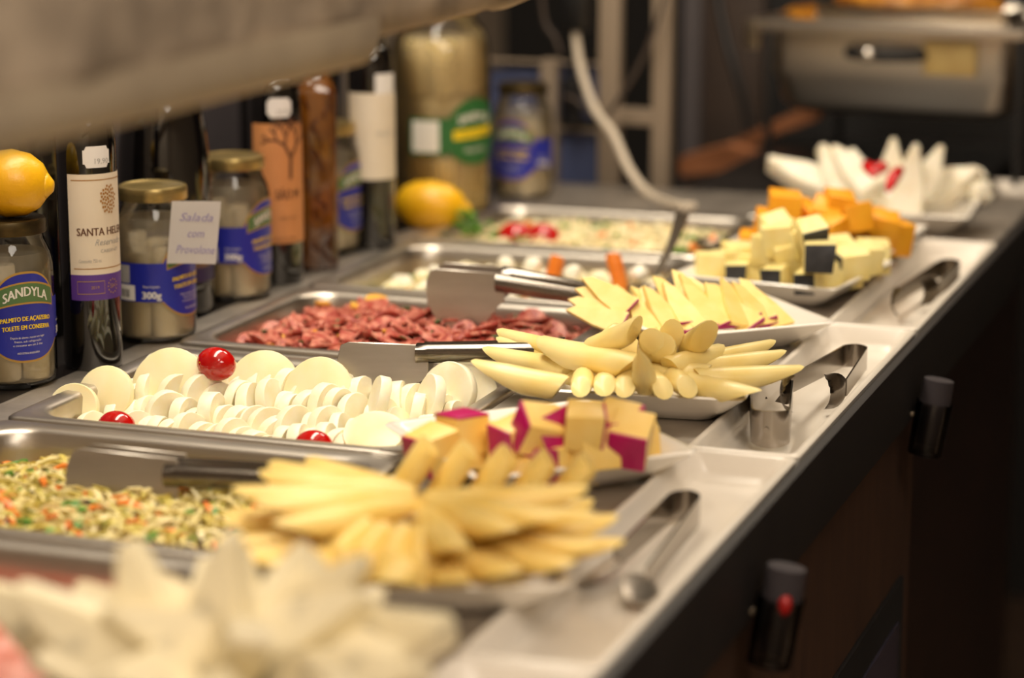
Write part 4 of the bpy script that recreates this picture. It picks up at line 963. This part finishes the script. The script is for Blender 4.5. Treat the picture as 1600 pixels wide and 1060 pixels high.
# cream label bottle
p = behind((-0.9520, 1.6762, 0.0000), .0235); az = face_az(p); r = .0235
b = bottle('dark wine bottle with a cream and purple label between two jars', (p[0], p[1], LZ), r, .176, .285, group=None)
L0, L1 = az - R(40), az + R(118)
lo = obj('paper_label', cyl_patch(r + .0004, L0, L1, .0780, .158, 40), M['wine_label'], b); lo['label'] = 'cream paper label with gold lines'
pp = obj('purple_band', cyl_patch(r + .0004, L0, L1, .0575, .0780, 40), M['purple_print'], lo)
gb = bmesh.new(); mid = (L0 + L1)/2
for z0, z1 in ((.1530, .1537), (.0825, .0832)): cyl_patch(r + .0006, L0 + R(8), L1 - R(8), z0, z1, 40, gb)
obj('gold_lines', gb, M['amber_print'], lo)
em = bmesh.new()
for k in range(46):
    a = 2.4*k; q = .0105*math.sqrt(k/46); c_ = Vector((q*math.cos(a)*.72, q*math.sin(a)*1.1 - (.002 if k < 0 else 0)))
    az_ = az + R(41) + c_.x/r; zz = .1375 + c_.y
    cyl_patch(r + .0007 + .00001*k, az_ - .030, az_ + .030, zz - .0009, zz + .0009, 2, em)
obj('grape_emblem', em, M['amber_print'], lo)
bk = bend_text(bmesh.new(), 'SANTA HELENA', .0088, r + .0007, az + R(36), .1120, width=.050, bold=.0002); obj('name_lettering', bk, M['brown_print'], lo, False)
bk = bend_text(bmesh.new(), 'Reservado', .0072, r + .0007, az + R(40), .1035, shear=.4, width=.026); bend_text(bk, 'CABERNET', .0036, r + .0007, az + R(42), .0965, width=.018); bend_text(bk, 'Conteúdo: 750 ml', .0040, r + .0007, az + R(0), .0890, width=.018); obj('small_lettering', bk, M['silver_print'], lo, False)
fr = bmesh.new(); a0, a1 = az - R(26), az + R(26)
for z0, z1 in ((.0625, .0630), (.0725, .0730)): cyl_patch(r + .0007, a0, a1, z0, z1, 14, fr)
for a in (a0, a1): cyl_patch(r + .0007, a, a + .010, .0625, .0730, 1, fr)
bend_text(fr, '2019', .0034, r + .0007, az + R(8), .0677)
for k in range(12):
    q = 2*PI*k/12; az_ = az + R(45) + math.cos(q)*.0045/r; cyl_patch(r + .0007, az_ - .02, az_ + .02, .0678 + math.sin(q)*.0055 - .0006, .0678 + math.sin(q)*.0055 + .0006, 1, fr)
bend_text(fr, 'SH', .0050, r + .0007, az + R(45), .0678)
obj('purple_band_print', fr, M['gold_print'], pp, False)
sticker(b, r, az + R(20), .163, .180, R(27), '19,90')

# orange label bottle
p = behind((-0.9621, 2.0478, 0.0000), .0245); az = face_az(p); r = .0245
b = bottle('dark wine bottle with an orange tree label beside the amber bottle', (p[0], p[1], LZ), r, .166, .285)
lo = obj('paper_label', cyl_patch(r + .0004, az - R(58), az + R(88), .0400, .1520, 40), M['orange_label'], b); lo['label'] = 'orange paper label with a drawn tree'
tr = bmesh.new()
def twig(x, z, a, l, dpt):
    if dpt == 0 or l < .003: return
    x2, z2 = x + l*math.cos(a), z + l*math.sin(a); n = 5
    for k in range(n):
        q0, q1 = k/n, (k+1)/n; w_ = .0004 + .00022*dpt
        xa, za, xb, zb = x + (x2-x)*q0, z + (z2-z)*q0, x + (x2-x)*q1, z + (z2-z)*q1
        nx_, nz_ = -math.sin(a)*w_, math.cos(a)*w_; R_ = r + .0007
        f = [(xa+nx_, za+nz_), (xb+nx_, zb+nz_), (xb-nx_, zb-nz_), (xa-nx_, za-nz_)]
        tr.faces.new([tr.verts.new((R_*math.cos(az + R(18) + u/r), R_*math.sin(az + R(18) + u/r), v_)) for u, v_ in f])
    for s_ in (-1, 1): twig(x2, z2, a + s_*rnd.uniform(.35, .75), l*rnd.uniform(.62, .8), dpt - 1)
twig(.006, .100, R(88), .020, 6)
obj('tree_drawing', tr, M['brown_print'], lo, False)
tx = bend_text(bmesh.new(), 'SÃO M', .0125, r + .0007, az + R(26), .0855, width=.024, bold=.0003); bend_text(tx, 'vinho tinto', .0045, r + .0007, az + R(26), .0640, width=.018); bend_text(tx, 'SECO FINO', .0040, r + .0007, az + R(22), .0440, width=.024)
obj('lettering', tx, M['brown_print'], lo, False)
sticker(b, r, az + R(10), .158, .176, R(27), '29,90')

# white label bottle
p = behind((-0.9494, 2.2478, 0.0000), .0235); az = face_az(p); r = .0235
b = bottle('dark wine bottle with a plain white label left of the largest jar', (p[0], p[1], LZ), r, .175, .285)
lo = obj('paper_label', cyl_patch(r + .0004, az - R(70), az + R(85), .0720, .1590, 40), M['wine_label'], b)
obj('lettering', bend_text(bmesh.new(), 'SANTA', .0065, r + .0007, az + R(35), .118, width=.020), M['silver_print'], lo, False)
obj('price_sticker', cyl_patch(r + .0005, az + R(10), az + R(70), .158, .178, 12), M['paper'], b)

# amber oil bottle, square shouldered
p = behind((-0.9566, 2.1279, -0.0000), .0200); az = face_az(p)
b = thing('oil_bottle', 'tall square bottle of amber oil with dark chilies', 'bottle', (p[0], p[1], LZ), az + PI/2)
s = [(.0165, .004, 0), (.0185, .006, .002), (.0198, .007, .008), (.0198, .007, .168), (.0188, .008, .176), (.0150, .010, .183), (.0125, .0115, .190), (.0125, .0120, .230), (.0140, .0130, .232), (.0140, .0130, .246)]
obj('glass_body', loops(bmesh.new(), [rrect(h, h, rr, z, 4) for h, rr, z in s]), M['oil'], b, angle=50)
for k in range(16):
    zz = .018 + .0098*k; xx = rnd.uniform(-.013, .013)
    pth = smooth_path([(xx, -.0196, zz), (xx + rnd.uniform(-.006, .006), -.0200, zz + .006), (xx + rnd.uniform(-.008, .008), -.0196, zz + .013)], 3)
    obj('chili', tube(pth, [.0004 + .0009*math.sin(PI*q/(len(pth)-1)) for q in range(len(pth))], 6), M['chili'], b)

# dark bottles at the back
p = behind((-0.9883, 1.8752, 0.0000), .0415); az = face_az(p); r = .0415
b = bottle('wide shouldered glossy black bottle behind the jar with the note', (p[0], p[1], LZ), r, .105, .33, neck=.0145, sh=.105)
lo = obj('paper_label', cyl_patch(r + .0004, az - R(40), az + R(80), .030, .078, 30), M['navy_print'], b)
obj('lettering', bend_text(bmesh.new(), 'ESPUMANTE', .006, r + .0007, az + R(48), .045, width=.024), M['gold_print'], lo, False)
bottle('plain black bottle behind the third jar', (-1.105, 2.330, LZ), .030, .190, .30)
bottle('plain black bottle behind the jar under the lemon', (-1.075, 1.790, LZ), .034, .170, .30)
bottle('black bottle in the gap behind the amber oil bottle', (-1.100, 2.440, LZ), .030, .180, .30)

# ------------------------------------------------------------------ note, lemons
nt = thing('paper_note', 'white handwritten paper note stuck between two palm heart jars', 'note', (-0.9179, 1.7900, 0.0943))
nb = bmesh.new(); g = []
for j in range(13):
    row = []
    for i in range(9):
        u, v = -.0175 + .035*i/8, -.0215 + .046*j/12
        row.append(nb.verts.new((u + .10*(-v)*.9*.35, -.0015 - 4.0*max(0, u + .002)*max(0, -v)*.9 - .6*u*u*4, v + .12*u)))
    g.append(row)
for j in range(12):
    for i in range(8): nb.faces.new((g[j][i], g[j][i+1], g[j+1][i+1], g[j+1][i]))
bmesh.ops.solidify(nb, geom=nb.faces[:], thickness=.0003)
obj('sheet', nb, M['paper'], nt, angle=80)
ntx = bmesh.new()
for k, (s_, w_) in enumerate((('Salada', .024), ('com', .012), ('Provolone', .028))):
    mt = Matrix.Translation((.000 + .001*k, -.0030 - .0004*k, .0125 - .0118*k)) @ Matrix.Rotation(R(90), 4, 'X') @ Matrix.Rotation(R(6), 4, 'Z')
    flat_text(ntx, s_, .0085, mt, .35, w_)
for v in ntx.verts:
    u, q = v.co.x, v.co.z; v.co.y = -.0022 - 4.0*max(0, u + .002)*max(0, -(q - .12*u))*.9 - .6*u*u*4
obj('handwriting', ntx, M['ink'], nt, False)
nt.rotation_euler = (0, R(8), R(24)); nt.scale = (1.14,)*3

def lemon(label, p, rx, rz_, rot):
    t = thing('lemon', label, 'lemon', p, 0); t.rotation_euler = rot
    bm = lathe([(.0008, -rx*1.02), (rz_*.30, -rx*.96), (rz_*.62, -rx*.82), (rz_*.88, -rx*.5), (rz_, 0), (rz_*.90, rx*.48), (rz_*.66, rx*.80), (rz_*.36, rx*.97)], 32)
    bmesh.ops.rotate(bm, verts=bm.verts[:], matrix=Matrix.Rotation(R(90), 3, 'Y'))
    obj('fruit', bm, M['lemon'], t, angle=180)
    bm = lathe([(rz_*.42, rx*.93), (rz_*.30, rx*1.02), (rz_*.20, rx*1.10), (rz_*.16, rx*1.13), (.0006, rx*1.14)], 20)
    bmesh.ops.rotate(bm, verts=bm.verts[:], matrix=Matrix.Rotation(R(90), 3, 'Y'))
    obj('nipple', bm, M['lemon'], t, angle=180)
lemon('ripe orange yellow lemon resting on the jar lid at the left', ((-0.9773, 1.5959, 0.0000)[0] - .0157 + .003, (-0.9773, 1.5959, 0.0000)[1] + .0296, LZ + .1305 + .0262), .0300, .0265, (0, R(4), R(18)))
lemon('yellow lemon lying in front of the largest jar', (-0.9509, 2.4052, 0.0215), .0385, .0275, (0, R(6), R(12)))

# ------------------------------------------------------------------ chafing dish at the far end
ch = thing('chafing_dish', 'steel chafing dish on a tall stand at the far end', 'chafing dish', (-0.5613, 2.9000, -0.0082), R(-5))
ch.location.z = 0.0
X0, X1 = -.178, .165
fr = bmesh.new()
for yy in (0, .30): bm_box(fr, X0, X1, yy - .004, yy + .004, .172, .184, .002)
for xx in (X0 + .004, X1 - .004): bm_box(fr, xx - .004, xx + .004, .0, .30, .172, .184, .002)
obj('stand_frame', fr, M['steel'], ch, angle=50)
obj('corner_bracket', box(X0 - .001, X0 + .020, -.008, .0, .150, .186, .002), M['oldsteel'], ch)
for xx in (X0 + .030, X1 - .006):
    for yy in (.002, .298): obj('leg', box(xx - .004, xx + .004, yy - .004, yy + .004, 0.0, .173, .001), M['dark'], ch)
wp = [rrect(.150, .130, .020, z, 5, -.004, .15) for z in (.170, .120)] + [rrect(.146, .126, .025, .112, 5, -.004, .15), rrect(.143, .122, .030, .085, 5, -.004, .15), rrect(.130, .110, .034, .072, 5, -.004, .15), rrect(.110, .09, .03, .069, 5, -.004, .15)]
obj('water_pan', loops(bmesh.new(), wp, False, True), M['steel'], ch, angle=50)
obj('pan_rim', loops(bmesh.new(), [rrect(.158, .138, .02, .176, 5, -.004, .15), rrect(.158, .138, .02, .184, 5, -.004, .15), rrect(.152, .132, .02, .186, 5, -.004, .15), rrect(.146, .126, .02, .182, 5, -.004, .15), rrect(.142, .122, .02, .170, 5, -.004, .15)], True, True), M['steel'], ch)
obj('handle', tube(smooth_path([(-.050, .020, .150), (-.046, .006, .148), (-.005, -.004, .147), (.034, .006, .148), (.038, .020, .150)], 5), .007, 10), M['dark'], ch)
obj('handle_boss', ellipsoid(.010, .006, .009, 14), M['polished'], ch, loc=(-.022, -.010, .148))
obj('reflection_patch', box(.040, .104, .012, .0165, .126, .166, .001), M['yellow_reflection'], ch)  # thin tile coloured as a yellowish reflection on the water pan
wt = thing('foil_tray', 'bright foil tray lying across the chafing dish food', 'tray', ((-0.5392, 2.9300, 0.1938)[0], 2.985, (-0.5392, 2.9300, 0.1938)[2]), R(-6))
obj('tray_wall', loops(bmesh.new(), [rrect(.120, .05, .012, z, 4) for z in (-.020, .006)] + [rrect(.126, .056, .014, .009, 4), rrect(.120, .05, .012, .007, 4), rrect(.112, .042, .012, -.010, 4)], True, True), M['foil'], wt)
tag(obj('golden_food', jitter(ellipsoid(.150, .110, .018, 40), .008, 40, 3), M['stew'], None, loc=(-.575, 3.05, .181)), 'golden brown food heaped in the chafing dish', 'food', None, 'stuff')
tag(obj('tray_food', jitter(ellipsoid(.105, .045, .016, 32), .008, 50, 8), M['stew'], None, loc=((-0.5392, 2.9300, 0.1938)[0], 2.985, (-0.5392, 2.9300, 0.1938)[2] + .012)), 'brown food heaped in the foil tray', 'food', None, 'stuff')

# ------------------------------------------------------------------ background rack, cupboards, cables
def slab(parent, name, x0, y0, x1, y1, Y, th, m): pass
rk = thing('storage_rack', 'beige metal rack with blue panels behind the jars', 'rack', (-1.10, 2.82, -.6))
def rbox(name, a, b, th, m, par, off=0.0, bev=.002):
    a, b = Vector(a), Vector(b); q = par.location
    return obj(name, box(min(a.x, b.x) - q.x, max(a.x, b.x) - q.x, a.y - th/2 - q.y + off, a.y + th/2 - q.y + off, min(a.z, b.z) - q.z, max(a.z, b.z) - q.z, bev), m, par)
for a, b in (((-0.8934, 2.8200, 0.2715), (-0.8673, 2.8200, -0.1152)), ((-0.8267, 2.8200, 0.2728), (-0.8039, 2.8200, -0.1112)), ((-0.9673, 2.8200, 0.1378), (-0.9465, 2.8200, -0.1203))): rbox('post', a, b, .02, M['beige_bar'], rk)
for a, b in (((-1.1758, 2.8200, 0.1354), (-0.8907, 2.8200, 0.1327)), ((-1.1768, 2.8200, 0.0539), (-0.8900, 2.8200, 0.0529)), ((-1.1778, 2.8200, -0.0286), (-0.8893, 2.8200, -0.0309)), ((-0.8692, 2.8200, 0.0826), (-0.8240, 2.8200, 0.0628))): rbox('rail', a, b, .016, M['beige_bar'], rk, -.001)
for a, b in (((-1.1760, 2.8200, 0.1226), (-0.9671, 2.8200, 0.0629)), ((-0.9476, 2.8200, 0.1307), (-0.8917, 2.8200, 0.0661)), ((-1.1770, 2.8200, 0.0402), (-0.9669, 2.8200, -0.0176)), ((-0.9473, 2.8200, 0.0504), (-0.8911, 2.8200, -0.0137))): rbox('blue_panel', a, b, .006, M['blue_pane'], rk, .008, .0)
cb = thing('dark_cabinet', 'tall brown cabinet in the shade behind the counter end', 'cabinet', (-.85, 3.5, -.9))
rbox('side_panel', (-0.9311, 3.4200, 0.2740), ((-0.8378, 3.4200, 0.2755)[0], 3.42, -.9), .03, M['cabinet'], cb)
rbox('trim_strip', (-0.9519, 3.4000, 0.2746), ((-0.9256, 3.4000, 0.2750)[0], 3.40, -.9), .03, M['cabinet_grey'], cb)
rbox('door', (-0.8408, 3.4400, 0.2745), ((-0.4662, 3.4400, 0.2806)[0], 3.44, -.9), .02, M['dark'], cb)
wb = thing('wooden_board', 'slanted brown wooden board left of the chafing dish legs', 'board', (-0.7596, 3.1800, 0.0140))
q = Vector((-0.7596, 3.1800, 0.0140))
poly = [(-0.8160, 3.1800, -0.0188), (-0.8234, 3.1800, -0.0036), (-0.7146, 3.1800, 0.0526), (-0.6972, 3.1800, 0.0448), (-0.7003, 3.1800, 0.0345), (-0.7621, 3.1800, 0.0096)]
obj('plank', prism([(v[0] - q.x, v[2] - q.z) for v in poly], .03), M['wood'], wb, False)
wc = thing('wooden_stand', 'brown wooden stand on a dark base under the slanted board', 'stand', (-0.8119, 3.1000, -0.0503))
q = Vector((-0.8119, 3.1000, -0.0503)); q.z = .0; wc.location = q
def loc_poly(pts): return [(v[0] - q.x, v[2] - q.z) for v in pts]
obj('front_board', prism(loc_poly([(-0.8666, 3.1000, -0.0139), (-0.8061, 3.1000, 0.0050), (-0.7680, 3.1000, -0.0042), (-0.7676, 3.1000, -0.0244), (-0.8645, 3.1000, -0.0360)]), .05), M['wood'], wc, False)
obj('base_board', prism(loc_poly([(-0.8627, 3.1000, -0.0376), (-0.7693, 3.1000, -0.0261)]) + [((-0.7693, 3.1000, -0.0261)[0] - q.x, -.899), ((-0.8627, 3.1000, -0.0376)[0] - q.x, -.899)], .045), M['cabinet'], wc, False)

def cable(name, label, pts, r_, m, plug=None):
    t = thing(name, label, 'cable', pts[0]); o = Vector(pts[0]); P_ = smooth_path([Vector(p) - o for p in pts], 7)
    obj('cord', tube(P_, r_, 8), m, t)
    if plug: obj('plug', box(-.014, .014, -.012, .012, -.005, .050, .004), M['black_plastic'], t)
cable('power_cable', 'thick white cable hanging down to the far pan', [(-0.9127, 2.7800, 0.1815), (-0.9036, 2.7700, 0.1387), (-0.8792, 2.7500, 0.0902), (-0.8490, 2.7300, 0.0622), (-0.8183, 2.7000, 0.0240), (-0.7837, 2.6700, 0.0019), (-0.7265, 2.5862, 0.0060), (-0.7100, 2.5875, 0.0060)], .0052, M['white_cable'], True)
cable('power_cable', 'thin dark cable crossing behind the white cable', [(-0.8047, 2.7900, 0.2228), (-0.8274, 2.7900, 0.1546), (-0.8570, 2.7850, 0.1008), (-0.8807, 2.7800, 0.0729), (-0.9073, 2.7800, 0.0917), (-0.9292, 2.7900, 0.0974)], .0030, M['brown_cable'])
cable('power_cable', 'thick black cable hanging in front of the brown cabinet', [(-0.8538, 3.2000, 0.2007), (-0.8358, 3.1900, 0.1340), (-0.8088, 3.1800, 0.0590), (-0.7889, 3.1700, -0.0119), (-0.7835, 3.1700, -0.0202)], .0060, M['black_plastic'])
cable('power_cable', 'thin grey cable at the top, left of the white cable', [(-0.9554, 2.7800, 0.2197), (-0.9505, 2.7800, 0.1857), (-0.9375, 2.7800, 0.1671), (-0.9310, 2.7800, 0.1490)], .0030, M['brown_cable'])
pbx = thing('black_plug_block', 'black plug block hanging on the rack beside the cable', 'plug', (-0.9236, 2.8000, 0.0888))
obj('housing', box(-.012, .012, -.010, .010, -.030, .030, .006), M['black_plastic'], pbx)
obj('cord', tube([(0, 0, .028), (.004, 0, .06), (.010, .004, .12)], .003, 8), M['black_plastic'], pbx)

# ------------------------------------------------------------------ tumbler shapes standing in for reflections in the counter front
for i, (y, lab, red) in enumerate(((1.452, 'tumbler shape with grey napkin and red tip, for a reflection under the front edge', True), (1.992, 'dark tumbler shape for a reflection under the front edge, farther along the counter', False))):
    t = thing('reflection_tumbler', lab, 'tumbler', (-.340, y - .020, -.088), 0, 'tumbler shapes for reflections below the counter edge'); t.rotation_euler = (R(-6), R(8), 0); t.scale = (.82,)*3
    obj('glass', lathe([(.010, .0008), (.0165, 0), (.0175, .002), (.0185, .055), (.0180, .055), (.0168, .006), (.006, .005)], 28, False), M['tumbler'], t)
    obj('base_disc', lathe([(.0155, .001), (.0165, .003), (.0160, .0055), (.004, .0056)], 24), M['tumbler'], t)
    obj('napkin', lathe([(.0150, .012), (.0155, .016), (.0160, .060), (.0155, .078), (.0145, .079)], 16), M['napkin'], t)
    if red: obj('red_tip', ellipsoid(.006, .006, .009, 12), M['red_plastic'], t, loc=(.006, -.013, .052))
    obj('holder_clip', box(-.0365, -.0178, -.006, .006, .036, .041, .001), M['oldsteel'], t)

# ------------------------------------------------------------------ tell look-alikes apart by their order from the left
bpy.context.view_layer.update()
ORD = ['second', 'third', 'fourth', 'fifth', 'sixth', 'seventh', 'eighth']
by = {}
for o in bpy.data.objects:
    if o.parent is None and o.get('label') and o.get('group'): by.setdefault(o['label'], []).append(o)
right = Vector((math.cos(YAW), math.sin(YAW), 0)); fwd = Vector((-math.sin(YAW), math.cos(YAW), 0))
for lab, os_ in by.items():
    if 2 <= len(os_) <= 13 and 'sausage' not in lab and 'chunk' not in lab:
        os_.sort(key=lambda o: o.matrix_world.translation.dot(right) / o.matrix_world.translation.dot(fwd)); n = len(os_)
        for i, o in enumerate(os_):
            if n == 2: wd = ['the left one', 'the right one'][i]
            elif i == 0: wd = 'leftmost'
            elif i == n - 1: wd = 'rightmost'
            elif i <= (n - 1) // 2: wd = ORD[i - 1] + ' from left'
            else: wd = ORD[n - 2 - i] + ' from right'
            o['label'] = lab + ', ' + wd
